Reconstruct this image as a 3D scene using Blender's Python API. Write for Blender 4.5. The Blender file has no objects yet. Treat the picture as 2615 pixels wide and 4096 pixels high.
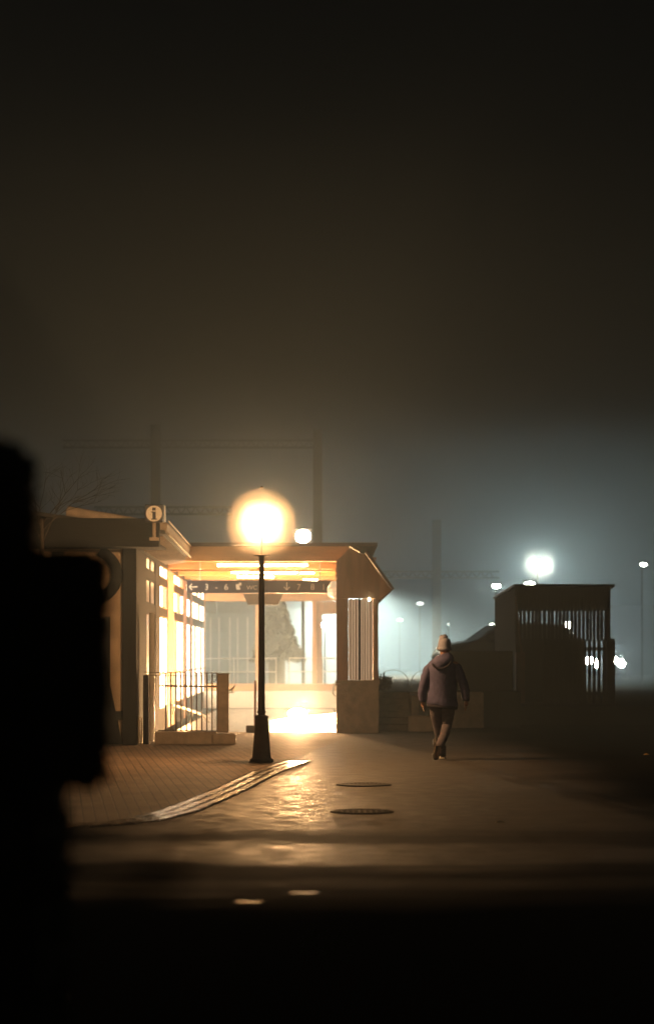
import bpy, bmesh, math, random
from mathutils import Vector, Matrix
random.seed(7)
R = math.radians
scene = bpy.context.scene
COL = scene.collection
F = 8716.0            # focal length in photo pixels
HU, HV = 1307.5, 2620.0
CAMZ = 1.5

def at(u, v, Y):
    return Vector(((u - HU) / F * Y, Y, CAMZ + (HV - v) / F * Y))
def ax(u, Y): return (u - HU) / F * Y
def az(v, Y): return CAMZ + (HV - v) / F * Y
def gy(v): return CAMZ * F / (v - HV)

# ---------------------------------------------------------------- materials
MATS = {}
def mat(name, color, rough=0.7, spec=0.5, metal=0.0, var=0.25, vscale=6.0, bump=0.0, bscale=40.0,
        emit=None, estr=0.0, stretch=(1, 1, 1), rvar=0.0, coat=0.0):
    m = bpy.data.materials.new(name); m.use_nodes = True
    nt = m.node_tree; b = nt.nodes['Principled BSDF']
    tc = nt.nodes.new('ShaderNodeTexCoord')
    mp = nt.nodes.new('ShaderNodeMapping'); mp.inputs['Scale'].default_value = stretch
    nt.links.new(tc.outputs['Object'], mp.inputs['Vector'])
    n = nt.nodes.new('ShaderNodeTexNoise'); n.inputs['Scale'].default_value = vscale
    n.inputs['Detail'].default_value = 6
    nt.links.new(mp.outputs['Vector'], n.inputs['Vector'])
    cr = nt.nodes.new('ShaderNodeValToRGB')
    cr.color_ramp.elements[0].position = 0.3; cr.color_ramp.elements[1].position = 0.72
    lo = [c * (1 - var) for c in color]; hi = [min(1, c * (1 + var)) for c in color]
    cr.color_ramp.elements[0].color = (*lo, 1); cr.color_ramp.elements[1].color = (*hi, 1)
    nt.links.new(n.outputs['Fac'], cr.inputs['Fac'])
    nt.links.new(cr.outputs['Color'], b.inputs['Base Color'])
    b.inputs['Roughness'].default_value = rough
    b.inputs['Specular IOR Level'].default_value = spec
    b.inputs['Metallic'].default_value = metal
    b.inputs['Coat Weight'].default_value = coat
    if rvar:
        mr = nt.nodes.new('ShaderNodeMapRange')
        mr.inputs['To Min'].default_value = max(.02, rough - rvar); mr.inputs['To Max'].default_value = min(1, rough + rvar)
        nt.links.new(n.outputs['Fac'], mr.inputs['Value']); nt.links.new(mr.outputs['Result'], b.inputs['Roughness'])
    if bump:
        n2 = nt.nodes.new('ShaderNodeTexNoise'); n2.inputs['Scale'].default_value = bscale
        n2.inputs['Detail'].default_value = 5
        nt.links.new(mp.outputs['Vector'], n2.inputs['Vector'])
        bp = nt.nodes.new('ShaderNodeBump'); bp.inputs['Strength'].default_value = bump
        bp.inputs['Distance'].default_value = 0.02
        nt.links.new(n2.outputs['Fac'], bp.inputs['Height']); nt.links.new(bp.outputs['Normal'], b.inputs['Normal'])
    if emit:
        b.inputs['Emission Color'].default_value = (*emit, 1); b.inputs['Emission Strength'].default_value = estr
    MATS[name] = m
    return m

def emat(name, color, strength):
    m = bpy.data.materials.new(name); m.use_nodes = True
    nt = m.node_tree; nt.nodes.clear()
    o = nt.nodes.new('ShaderNodeOutputMaterial'); e = nt.nodes.new('ShaderNodeEmission')
    e.inputs['Color'].default_value = (*color, 1); e.inputs['Strength'].default_value = strength
    nt.links.new(e.outputs[0], o.inputs['Surface'])
    MATS[name] = m
    return m

WARM = (1.0, 0.51, 0.19)
COOL = (0.95, 0.98, 0.78)
LAMP_E = 3300.0
mat('iron', (.2, .165, .14), .5, .5, .3, bump=.15, bscale=60)
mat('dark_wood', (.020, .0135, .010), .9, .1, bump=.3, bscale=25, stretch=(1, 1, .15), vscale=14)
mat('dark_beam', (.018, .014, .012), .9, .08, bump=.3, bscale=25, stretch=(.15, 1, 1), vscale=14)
mat('orange_wood', (.50, .25, .085), .5, bump=.15, bscale=25, stretch=(.15, 1, 1), vscale=10)
mat('orange_post', (.50, .25, .085), .5, bump=.15, bscale=25, stretch=(1, 1, .15), vscale=10)
mat('red_post', (.40, .235, .15), .7, bump=.2, stretch=(1, 1, .15), vscale=10)
mat('plaster', (.58, .44, .31), .85, bump=.2, bscale=80, var=.12)
mat('white_wall', (.78, .74, .68), .7, var=.08, bump=.1)
mat('concrete', (.20, .17, .145), .95, .1, bump=.4, bscale=35, var=.3, vscale=9)
mat('stone', (.36, .29, .23), .85, bump=.5, bscale=25, var=.3, vscale=7)
mat('roof_tile', (.10, .06, .042), .7, bump=.3, vscale=9)
mat('roof_dark', (.04, .034, .03), .75, bump=.3)
mat('pale_tile', (.42, .34, .27), .7, bump=.2)
mat('white_paint', (.72, .68, .62), .45, var=.08)
mat('steel', (.45, .44, .42), .35, .5, .8, var=.12)
mat('gantry_steel', (.012, .013, .014), .9, .1, 0)
mat('sign_blue', (.028, .030, .055), .45, var=.12)
mat('sign_white', (.82, .80, .76), .5, var=.05)
mat('monitor_black', (.03, .026, .024), .4, var=.1)
mat('jacket', (.13, .13, .265), .75, .35, bump=.35, bscale=30, var=.22, vscale=18)
mat('jacket_dark', (.05, .045, .07), .75, .3, bump=.35, bscale=30, var=.2, vscale=18)
mat('denim', (.17, .15, .185), .85, .25, bump=.35, bscale=60, var=.3, vscale=20)
mat('knit', (.40, .42, .55), .9, .2, bump=.6, bscale=120, var=.2, vscale=40)
mat('knit_dark', (.10, .085, .095), .9, .2, bump=.6, bscale=120, var=.2, vscale=40)
mat('skin', (.48, .28, .2), .55, .4, var=.1, vscale=20)
mat('hair', (.05, .032, .022), .6, var=.3)
mat('boot', (.035, .03, .027), .5, bump=.3)
mat('sole_white', (.75, .70, .62), .6, var=.08)
mat('tread', (.10, .075, .055), .55)
mat('leaf', (.045, .06, .028), .6, .3, var=.35, vscale=20)
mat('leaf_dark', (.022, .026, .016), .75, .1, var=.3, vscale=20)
mat('bark', (.05, .038, .028), .85, bump=.5)
mat('conifer', (.05, .042, .03), .8, .2, var=.4, vscale=8)
mat('car_paint', (.02, .024, .027), .25, .5, .3, var=.05, coat=.6)
mat('car_glass', (.02, .025, .028), .08, .6, var=.05)
mat('tyre', (.02, .02, .02), .85)
mat('rim', (.3, .3, .3), .35, .5, .8)
mat('shed_board', (.026, .026, .027), .9, .1, bump=.35, stretch=(1, 1, .1), vscale=14, var=.35)
mat('shed_roof', (.05, .055, .058), .6, bump=.2)
mat('rusty', (.11, .05, .04), .75, bump=.3)
mat('hut_board', (.06, .045, .035), .75, bump=.3, stretch=(1, 1, .1), vscale=14, var=.4)
mat('cast_iron', (.05, .042, .036), .7, .25, 0, bump=.3, bscale=120)
mat('paper', (.62, .58, .5), .8, var=.1)
mat('yellow_leaf', (.62, .36, .04), .6, var=.2)
mat('pole_red', (.30, .10, .05), .6)
mat('glass_dim', (.34, .31, .29), .35, .6, var=.2, vscale=3)
mat('puddle', (.012, .012, .012), .42, .6, var=.1)
emat('lamp_bulb', WARM, LAMP_E)
emat('sheen_strip', (1.0, .60, .26), 300)
emat('stair_light', (1.0, .56, .24), 14000)
emat('window_lit', (1.0, .74, .46), 20.0)
emat('window_glow', (1.0, .62, .36), .55)
emat('window_half', (1.0, .66, .36), 2.2)
emat('flood', (1.0, .72, .46), 620)
emat('cool_big', COOL, 5200)
emat('cool_far', (.92, 1, .95), 5)
emat('cool_hidden', (1.0, .96, .70), 75000)
emat('cool_strong', (.9, 1.0, .95), 1600)
emat('cool_mid', COOL, 300)
emat('cool_dim', (.92, 1.0, .93), 5)
emat('cool_small', COOL, 60)
emat('headlight', (1.0, .95, .80), 1700)
mat('globe_glow', (.7, .62, .5), .3, .8, 0, var=.3, vscale=20, emit=(1, .72, .42), estr=.75)  # emission added in place of bright reflections off the facets
emat('greenish', (.9, 1.0, .7), 14)

def halo_mat(nm, dens):
    m = bpy.data.materials.new(nm); m.use_nodes = True
    nt = m.node_tree; nt.nodes.clear()
    o = nt.nodes.new('ShaderNodeOutputMaterial'); e = nt.nodes.new('ShaderNodeEmission')
    nt.nodes.remove(e)
    t = nt.nodes.new('ShaderNodeBsdfTransparent'); nt.links.new(t.outputs[0], o.inputs['Surface'])
    v = nt.nodes.new('ShaderNodeVolumePrincipled'); v.inputs['Density'].default_value = dens     # scattering fill, added for a soft halo
    v.inputs['Color'].default_value = (1, .98, .94, 1)
    nt.links.new(v.outputs[0], o.inputs['Volume'])
    MATS[nm] = m
halo_mat('lantern_halo', .085)
halo_mat('inner_halo', .2)
halo_mat('pale_halo', .028)

def asphalt_mat():
    m = bpy.data.materials.new('asphalt'); m.use_nodes = True
    nt = m.node_tree; N = nt.nodes; L = nt.links; b = N['Principled BSDF']
    tc = N.new('ShaderNodeTexCoord')
    def noise(scale, stretch=(1, 1, 1), detail=6):
        mp = N.new('ShaderNodeMapping'); mp.inputs['Scale'].default_value = stretch
        L.new(tc.outputs['Object'], mp.inputs['Vector'])
        n = N.new('ShaderNodeTexNoise'); n.inputs['Scale'].default_value = scale; n.inputs['Detail'].default_value = detail
        L.new(mp.outputs['Vector'], n.inputs['Vector'])
        return n
    def math_(op, a, bb):
        x = N.new('ShaderNodeMath'); x.operation = op
        for i, s in enumerate((a, bb)):
            if isinstance(s, (int, float)): x.inputs[i].default_value = s
            else: L.new(s, x.inputs[i])
        return x.outputs[0]
    def rng(s, a, bb, c, d):
        x = N.new('ShaderNodeMapRange'); x.interpolation_type = 'SMOOTHSTEP'
        x.inputs['From Min'].default_value = a; x.inputs['From Max'].default_value = bb
        x.inputs['To Min'].default_value = c; x.inputs['To Max'].default_value = d
        L.new(s, x.inputs['Value']); return x.outputs['Result']
    def rng2(s_, a, bb):
        x = N.new('ShaderNodeMapRange'); x.inputs['From Min'].default_value = a; x.inputs['From Max'].default_value = bb
        L.new(s_, x.inputs['Value']); return x.outputs['Result']
    grain = noise(55, (1, 1, 1), 3); mid = noise(1.3, (.35, 1, 1)); big = noise(.5, (.8, 1, 1), 4)
    streak = noise(1.6, (.16, 1.6, 1), 8)
    speck = noise(7, (.6, 1, 1), 7)
    cr = N.new('ShaderNodeValToRGB')
    cr.color_ramp.elements[0].color = (.032, .028, .025, 1); cr.color_ramp.elements[1].color = (.125, .108, .092, 1)
    L.new(math_('ADD', math_('MULTIPLY', grain.outputs['Fac'], .5), math_('MULTIPLY', mid.outputs['Fac'], .5)), cr.inputs['Fac'])
    # wet forecourt, drier rougher road, painted light pool and dark foreground: the edge wanders
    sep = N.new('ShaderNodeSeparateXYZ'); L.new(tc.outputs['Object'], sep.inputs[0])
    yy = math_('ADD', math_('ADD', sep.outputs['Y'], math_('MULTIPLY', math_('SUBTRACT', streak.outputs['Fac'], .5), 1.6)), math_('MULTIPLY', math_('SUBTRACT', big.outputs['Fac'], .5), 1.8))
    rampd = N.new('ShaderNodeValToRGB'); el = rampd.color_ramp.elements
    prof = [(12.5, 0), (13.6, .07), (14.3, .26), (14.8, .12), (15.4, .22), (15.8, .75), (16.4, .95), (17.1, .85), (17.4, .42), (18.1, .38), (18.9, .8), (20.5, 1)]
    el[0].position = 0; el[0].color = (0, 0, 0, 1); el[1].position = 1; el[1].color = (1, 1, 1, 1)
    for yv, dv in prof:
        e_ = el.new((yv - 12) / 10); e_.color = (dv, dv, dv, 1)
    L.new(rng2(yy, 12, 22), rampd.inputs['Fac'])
    damp_lit = math_('MULTIPLY', math_('MULTIPLY', rng(math_('ADD', sep.outputs['X'], big.outputs['Fac']), -2.1, -.4, 0, 1), rampd.outputs['Color']), rng(math_('ADD', sep.outputs['X'], math_('MULTIPLY', big.outputs['Fac'], 1.5)), 1.6, 4.8, 1, 0))
    dk = N.new('ShaderNodeMix'); dk.data_type = 'RGBA'      # light pool painted into the colour: grey where lit, near black outside
    L.new(rng(damp_lit, 0, .5, 0, 1), dk.inputs['Factor']); dk.inputs['A'].default_value = (.014, .013, .012, 1)
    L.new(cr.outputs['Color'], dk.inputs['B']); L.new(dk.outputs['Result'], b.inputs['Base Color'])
    rw = math_('ADD', .37, math_('ADD', math_('MULTIPLY', streak.outputs['Fac'], .16), rng(speck.outputs['Fac'], .38, .62, 0, .28)))
    rr = math_('ADD', math_('MULTIPLY', damp_lit, rw), math_('MULTIPLY', math_('SUBTRACT', 1, damp_lit), .95))
    L.new(rr, b.inputs['Roughness'])
    sp = math_('MULTIPLY', math_('POWER', damp_lit, 2.6), .97)
    L.new(sp, b.inputs['Specular IOR Level'])
    h = math_('ADD', math_('ADD', math_('MULTIPLY', grain.outputs['Fac'], .022), math_('MULTIPLY', speck.outputs['Fac'], .024)), math_('MULTIPLY', streak.outputs['Fac'], .006))
    bp = N.new('ShaderNodeBump'); bp.inputs['Strength'].default_value = .6; bp.inputs['Distance'].default_value = 1.0
    L.new(h, bp.inputs['Height']); L.new(bp.outputs['Normal'], b.inputs['Normal'])
    MATS['asphalt'] = m
asphalt_mat()

def brick_mat():
    m = bpy.data.materials.new('brick_paving'); m.use_nodes = True
    nt = m.node_tree; N = nt.nodes; L = nt.links; b = N['Principled BSDF']
    tc = N.new('ShaderNodeTexCoord')
    mp = N.new('ShaderNodeMapping'); mp.inputs['Rotation'].default_value = (0, 0, R(83))
    L.new(tc.outputs['Object'], mp.inputs['Vector'])
    br = N.new('ShaderNodeTexBrick')
    br.inputs['Scale'].default_value = 1.0
    br.inputs['Brick Width'].default_value = .22; br.inputs['Row Height'].default_value = .11
    br.inputs['Mortar Size'].default_value = .006; br.inputs['Mortar Smooth'].default_value = .2
    br.inputs['Color1'].default_value = (.34, .25, .185, 1); br.inputs['Color2'].default_value = (.25, .18, .135, 1)
    br.inputs['Mortar'].default_value = (.035, .03, .025, 1)
    L.new(mp.outputs['Vector'], br.inputs['Vector'])
    n = N.new('ShaderNodeTexNoise'); n.inputs['Scale'].default_value = 1.2; n.inputs['Detail'].default_value = 6
    L.new(tc.outputs['Object'], n.inputs['Vector'])
    mx = N.new('ShaderNodeMix'); mx.data_type = 'RGBA'; mx.blend_type = 'MULTIPLY'
    mx.inputs['Factor'].default_value = .7
    cr = N.new('ShaderNodeValToRGB'); cr.color_ramp.elements[0].position = .3; cr.color_ramp.elements[1].position = .7
    cr.color_ramp.elements[0].color = (.45, .45, .45, 1)
    L.new(n.outputs['Fac'], cr.inputs['Fac'])
    L.new(br.outputs['Color'], mx.inputs['A']); L.new(cr.outputs['Color'], mx.inputs['B'])
    L.new(mx.outputs['Result'], b.inputs['Base Color'])
    b.inputs['Roughness'].default_value = .75; b.inputs['Specular IOR Level'].default_value = .25
    n2 = N.new('ShaderNodeTexNoise'); n2.inputs['Scale'].default_value = 30; L.new(tc.outputs['Object'], n2.inputs['Vector'])
    inv = N.new('ShaderNodeMath'); inv.operation = 'SUBTRACT'; inv.inputs[0].default_value = 1
    L.new(br.outputs['Fac'], inv.inputs[1])
    ad = N.new('ShaderNodeMath'); ad.operation = 'MULTIPLY_ADD'; ad.inputs[1].default_value = .6
    L.new(n2.outputs['Fac'], ad.inputs[0]); L.new(inv.outputs[0], ad.inputs[2])
    bp = N.new('ShaderNodeBump'); bp.inputs['Strength'].default_value = .8; bp.inputs['Distance'].default_value = .012
    L.new(ad.outputs[0], bp.inputs['Height']); L.new(bp.outputs['Normal'], b.inputs['Normal'])
    MATS['brick_paving'] = m
brick_mat()
mat('sett', (.42, .35, .28), .24, .8, 0, var=.3, vscale=7, bump=.08, bscale=18, rvar=.07)
mat('terrace_dark', (.014, .013, .012), .95, .05, bump=.4)
mat('soil', (.022, .018, .015), .95, .05, bump=.5)

# ---------------------------------------------------------------- mesh builder
class MB:
    def __init__(s): s.v = []; s.f = []; s.sm = []
    def add(s, vs, fs, smooth=False):
        o = len(s.v); s.v += [tuple(v) for v in vs]
        s.f += [tuple(i + o for i in f) for f in fs]; s.sm += [smooth] * len(fs)
        return s
    def box(s, x0, x1, y0, y1, z0, z1):
        vs = [(x0, y0, z0), (x1, y0, z0), (x1, y1, z0), (x0, y1, z0), (x0, y0, z1), (x1, y0, z1), (x1, y1, z1), (x0, y1, z1)]
        return s.add(vs, [(0, 3, 2, 1), (4, 5, 6, 7), (0, 1, 5, 4), (1, 2, 6, 5), (2, 3, 7, 6), (3, 0, 4, 7)])
    def bbox(s, x0, x1, y0, y1, z0, z1, b=.01):
        """box with chamfered edges"""
        bm = bmesh.new()
        bmesh.ops.create_cube(bm, size=1)
        for v in bm.verts:
            v.co = Vector(((x0 + x1) / 2 + v.co.x * (x1 - x0), (y0 + y1) / 2 + v.co.y * (y1 - y0), (z0 + z1) / 2 + v.co.z * (z1 - z0)))
        bmesh.ops.bevel(bm, geom=bm.edges[:] , offset=b, segments=2, affect='EDGES', profile=.5)
        bm.verts.ensure_lookup_table()
        s.add([v.co.copy() for v in bm.verts], [[v.index for v in f.verts] for f in bm.faces]); bm.free(); return s
    def hexa(s, b4, t4):
        return s.add(list(b4) + list(t4), [(0, 3, 2, 1), (4, 5, 6, 7), (0, 1, 5, 4), (1, 2, 6, 5), (2, 3, 7, 6), (3, 0, 4, 7)])
    def prism(s, poly, y0, y1):
        """poly = [(x,z)] extruded along y"""
        n = len(poly)
        vs = [(x, y0, z) for x, z in poly] + [(x, y1, z) for x, z in poly]
        fs = [tuple(range(n)), tuple(range(2 * n - 1, n - 1, -1))]
        fs += [(i, i + n, (i + 1) % n + n, (i + 1) % n) for i in range(n)]
        return s.add(vs, fs)
    def tube(s, pts, r, n=8, smooth=True, cap=True):
        pts = [Vector(p) for p in pts]
        rs = r if isinstance(r, (list, tuple)) else [r] * len(pts)
        rings = []
        t0 = (pts[1] - pts[0]).normalized()
        a = Vector((0, 0, 1)) if abs(t0.z) < .9 else Vector((1, 0, 0))
        nx = t0.cross(a).normalized()
        for i, p in enumerate(pts):
            t = (pts[min(i + 1, len(pts) - 1)] - pts[max(i - 1, 0)]).normalized()
            nx = (nx - t * nx.dot(t)).normalized(); ny = t.cross(nx)
            rings.append([p + (nx * math.cos(2 * math.pi * k / n) + ny * math.sin(2 * math.pi * k / n)) * rs[i] for k in range(n)])
        return s.loft(rings, smooth, cap)
    def loft(s, rings, smooth=True, cap=True):
        n = len(rings[0]); vs = [p for r in rings for p in r]; fs = []
        for i in range(len(rings) - 1):
            for k in range(n):
                fs.append((i * n + k, i * n + (k + 1) % n, (i + 1) * n + (k + 1) % n, (i + 1) * n + k))
        s.add(vs, fs, smooth)
        if cap:
            s.add(rings[0], [tuple(range(n - 1, -1, -1))]); s.add(rings[-1], [tuple(range(n))])
        return s
    def lathe(s, c, prof, n=20, smooth=True, cap=True):
        rings = [[(c[0] + r * math.cos(2 * math.pi * k / n), c[1] + r * math.sin(2 * math.pi * k / n), c[2] + z) for k in range(n)] for r, z in prof]
        return s.loft(rings, smooth, cap)
    def ball(s, c, rx, ry=None, rz=None, nu=14, nv=9, fn=None):
        ry = ry or rx; rz = rz or rx
        rings = []
        for j in range(nv + 1):
            th = math.pi * (j + .02) / (nv + .04); ring = []
            for k in range(nu):
                ph = 2 * math.pi * k / nu
                d = Vector((math.sin(th) * math.cos(ph), math.sin(th) * math.sin(ph), -math.cos(th)))
                q = fn(d) if fn else 1
                ring.append((c[0] + d.x * rx * q, c[1] + d.y * ry * q, c[2] + d.z * rz * q))
            rings.append(ring)
        return s.loft(rings, True, True)
    def build(s, name, m, parent=None, origin=None):
        me = bpy.data.meshes.new(name)
        off = Vector(origin) if origin is not None else Vector((0, 0, 0))
        if parent is not None and origin is None: off = WORLD_OF.get(parent.name, Vector((0, 0, 0)))
        me.from_pydata([tuple(Vector(v) - off) for v in s.v], [], s.f)
        me.polygons.foreach_set('use_smooth', s.sm)
        me.materials.append(MATS[m] if isinstance(m, str) else m)
        me.update()
        bm = bmesh.new(); bm.from_mesh(me); bmesh.ops.recalc_face_normals(bm, faces=bm.faces[:]); bm.to_mesh(me); bm.free()
        o = bpy.data.objects.new(name, me); COL.objects.link(o)
        if parent is not None:
            o.parent = parent
            base = WORLD_OF.get(parent.name, Vector((0, 0, 0)))
            if origin is not None: o.location = off - base
            WORLD_OF[o.name] = off if origin is not None else base
            if origin is None: o.location = (0, 0, 0)
        elif origin is not None:
            o.location = off; WORLD_OF[o.name] = off
        return o
WORLD_OF = {}

def thing(name, label, cat, loc=(0, 0, 0), group=None):
    o = bpy.data.objects.new(name, None); COL.objects.link(o); o.location = loc
    o.empty_display_size = .2
    WORLD_OF[o.name] = Vector(loc)
    return tag(o, label, cat, group)
def tag(o, label=None, cat=None, group=None, kind=None):
    if label: o['label'] = label
    if cat: o['category'] = cat
    if group: o['group'] = group
    if kind: o['kind'] = kind
    return o
def copy_tree(root, loc, label, group):
    c = root.copy(); COL.objects.link(c); c.location = loc
    c['label'] = label
    if group: c['group'] = group
    for ch in list(root.children):
        d = ch.copy(); COL.objects.link(d); d.parent = c
        for g in list(ch.children):
            e = g.copy(); COL.objects.link(e); e.parent = d
    return c

# ---------------------------------------------------------------- camera
cam = bpy.data.cameras.new('camera'); co = bpy.data.objects.new('camera', cam); COL.objects.link(co)
co.location = (0, 0, CAMZ); co.rotation_euler = (R(90), 0, 0)
cam.sensor_fit = 'HORIZONTAL'; cam.sensor_width = 24; cam.lens = F / 2615 * 24
cam.shift_y = (HV - 2048) / 2615; cam.clip_end = 600; cam.clip_start = .1
cam.dof.use_dof = True; cam.dof.focus_distance = 32; cam.dof.aperture_fstop = 1.45
scene.camera = co

# ---------------------------------------------------------------- ground
HX0, HX1, HY0, HY1 = -3.0, .18, 42.3, 61.4      # stair opening
def gut(Y):                                       # centre line of the sett gutter
    P = [(18.2, -3.9), (18.7, -2.85), (19.0, -2.3), (19.37, -1.86), (19.87, -1.63), (20.79, -1.425), (22.46, -1.235), (24.7, -1.02), (27.8, -.77), (29.45, -.56), (31.5, -.28), (36, .2), (42, .8)]
    for (y0, x0), (y1, x1) in zip(P, P[1:]):
        if y0 <= Y <= y1:
            t = (Y - y0) / (y1 - y0); return x0 + (x1 - x0) * t
    return P[0][1] if Y < P[0][0] else P[-1][1]
def gz(x, y):
    def ss(a, b, t):
        t = max(0, min(1, (t - a) / (b - a))); return t * t * (3 - 2 * t)
    e = ss(9, 11, y) * (1 - ss(17.4, 19.0, y))
    return 0.0
g = MB()
xs = [-90, -40, -15, -8] + [-7 + i * .5 for i in range(8)] + [HX0, -2, -1, HX1, .7, 1.0, 1.5, 2, 3, 4, 5, 6, 7, 8, 15, 40, 90]
ys = [-6, 0, 4, 7, 9] + [9.2 + i * .12 for i in range(84)] + [19.5, 22, 26, 30, 34, 38, HY0, HY1, 70, 90, 140, 190]
for i in range(len(xs) - 1):
    for j in range(len(ys) - 1):
        if xs[i] >= HX0 - 1e-6 and xs[i + 1] <= HX1 + 1e-6 and ys[j] >= HY0 - 1e-6 and ys[j + 1] <= HY1 + 1e-6: continue
        q = [(xs[i], ys[j]), (xs[i + 1], ys[j]), (xs[i + 1], ys[j + 1]), (xs[i], ys[j + 1])]
        g.add([(x, y, gz(x, y)) for x, y in q], [(0, 1, 2, 3)], True)
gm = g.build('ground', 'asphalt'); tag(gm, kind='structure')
bm = bmesh.new(); bm.from_mesh(gm.data); bmesh.ops.remove_doubles(bm, verts=bm.verts[:], dist=1e-4); bm.to_mesh(gm.data); bm.free()

p = MB()                                          # brick paving left of the gutter
yy = [18.3, 18.7, 19, 19.35, 19.7, 20.2, 21, 22, 23, 24, 25, 26, 27, 28, 29, 30, 31, 32, 33, 34, 36, 38, 40, 42.2]
for a, b in zip(yy, yy[1:]):
    p.add([(-14, a, .004), (gut(a) - .20, a, .004), (gut(b) - .20, b, .004), (-14, b, .004)], [(0, 1, 2, 3)])
tag(p.build('pavement', 'brick_paving'), kind='structure')

s = MB()                                          # setts
L_ = 0; Y = 17.7
rows = [-.125, 0, .125]
for ri, off in enumerate(rows):
    Y = 18.3 + ri * .05
    while Y < 30.6:
        x0 = gut(Y); x1 = gut(Y + .05); d = Vector((x1 - x0, .05, 0)).normalized(); nrm = Vector((d.y, -d.x, 0))
        ln = random.uniform(.14, .20); w = random.uniform(.088, .100)
        c = Vector((x0, Y, 0)) + nrm * (off + random.uniform(-.008, .008))
        z = .0125 + random.uniform(-.001, .0012); tx = random.uniform(-.002, .002); ty = random.uniform(-.002, .002)
        bl = []; tl = []
        for sx, sy in ((-1, -1), (1, -1), (1, 1), (-1, 1)):
            j = Vector((random.uniform(-.006, .006), random.uniform(-.006, .006), 0))
            bl.append(c + nrm * sx * w / 2 + d * sy * ln / 2 + j)
            tl.append(c + nrm * sx * (w / 2 - .004) + d * sy * (ln / 2 - .004) + j + Vector((0, 0, z + .3 * (sx * tx + sy * ty))))
        s.hexa(bl, tl)
        Y += d.y * (ln + .032)
tag(s.build('gutter', 'sett'), kind='structure')
p = MB(); yy = [18.25 + .25 * i for i in range(50)]
for a, b in zip(yy, yy[1:]):
    p.add([(gut(a) - .205, a, .0075), (gut(a) + .195, a, .0075), (gut(b) + .195, b, .0075), (gut(b) - .205, b, .0075)], [(0, 1, 2, 3)])
tag(p.build('gutter_bed', 'soil'), kind='structure')

# raised terrace and road behind, on the right
t = MB(); t.box(.95, 4.0, 45.0, 190, -.02, .74); tag(t.build('terrace', 'terrace_dark'), kind='structure')
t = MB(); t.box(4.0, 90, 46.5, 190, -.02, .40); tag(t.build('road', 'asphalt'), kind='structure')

# ---------------------------------------------------------------- street lamp
lx, ly = ax(1046, 30.4), 30.4
la = thing('street_lamp', 'dark iron lamp post with tapered base and glowing lantern on the forecourt', 'street lamp', (lx, ly, 0))
def C(z): return (lx, ly, z)
MB().lathe(C(0), [(.165, 0), (.165, .04), (.135, .06), (.128, .10), (.088, .60), (.098, .61), (.098, .645), (.06, .66)], 8, False).build('base', 'iron', la)
MB().lathe(C(0), [(.05, .655), (.047, 1.1), (.043, 1.9), (.038, 2.86), (.045, 2.87), (.045, 2.875), (.03, 2.88)], 14).build('post', 'iron', la)
MB().lathe(C(0), [(.06, .68), (.066, .70), (.06, .72)], 14).build('collar', 'iron', la)
MB().lathe(C(0), [(.03, 2.875), (.09, 2.88), (.115, 2.89), (.115, 2.897), (.05, 2.899)], 12).build('lantern_base', 'iron', la)
MB().lathe(C(0), [(.12, 2.90), (.24, 2.91), (.38, 2.99), (.47, 3.13), (.50, 3.31), (.485, 3.45), (.43, 3.59), (.33, 3.71), (.20, 3.79), (.09, 3.825), (.03, 3.83)], 28, True, True).build('lantern_halo', 'lantern_halo', la)  # oversized ball of mist, added to widen the lamp's glow
MB().lathe(C(0), [(.02, 3.832), (.02, 3.845), (.005, 3.86)], 10, False).build('finial', 'iron', la)
MB().ball(C(3.34), .33, nu=24, nv=14).build('inner_halo', 'inner_halo', la)  # second mist ball, added so the glow fades softly
MB().tube([C(2.9), C(3.24)], .012, 8).build('stem', 'iron', la)
MB().ball(C(3.33), .085, nu=12, nv=8).build('bulb', 'lamp_bulb', la)

# ---------------------------------------------------------------- left station building
def WX(Y): return -3.17 - .0123 * (Y - 36)
BF = 36.0
sb = thing('station_building', 'timber framed station building with pale front panel and receding glazed side wall', 'building', (WX(36), BF, 0))
m = MB(); m.box(-9.5, ax(492, BF), BF + .08, BF + .25, 0, 3.30); m.build('front_wall', 'plaster', sb)
m = MB(); m.bbox(ax(490, BF), ax(546, BF), BF - .02, BF + .2, 0, 3.26, .012); m.build('corner_post', 'dark_wood', sb)
for u in (232, 30):
    m = MB(); m.bbox(ax(u - 24, BF), ax(u + 24, BF), BF - .0, BF + .079, .02, 3.2, .01); m.build('wall_post', 'dark_wood', sb)
m = MB(); m.bbox(-9.5, ax(489, BF), BF + .0, BF + .078, az(2880, BF), az(2845, BF), .008); m.build('rail', 'dark_wood', sb)
m = MB(); m.prism([(ax(436, BF), az(2752, BF)), (ax(441, BF), az(2752, BF)), (ax(490, BF), .02), (ax(436, BF), .02)], BF - .03, BF + .07); m.build('slanted_wedge', 'dark_wood', sb)  # dark wedge against the corner post
m = MB(); m.box(ax(300, BF), ax(439, BF), BF - .05, BF + .06, .02, az(2468, BF)); m.build('dark_panel', 'dark_wood', sb)  # plain dark panel in front of the wall
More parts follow.
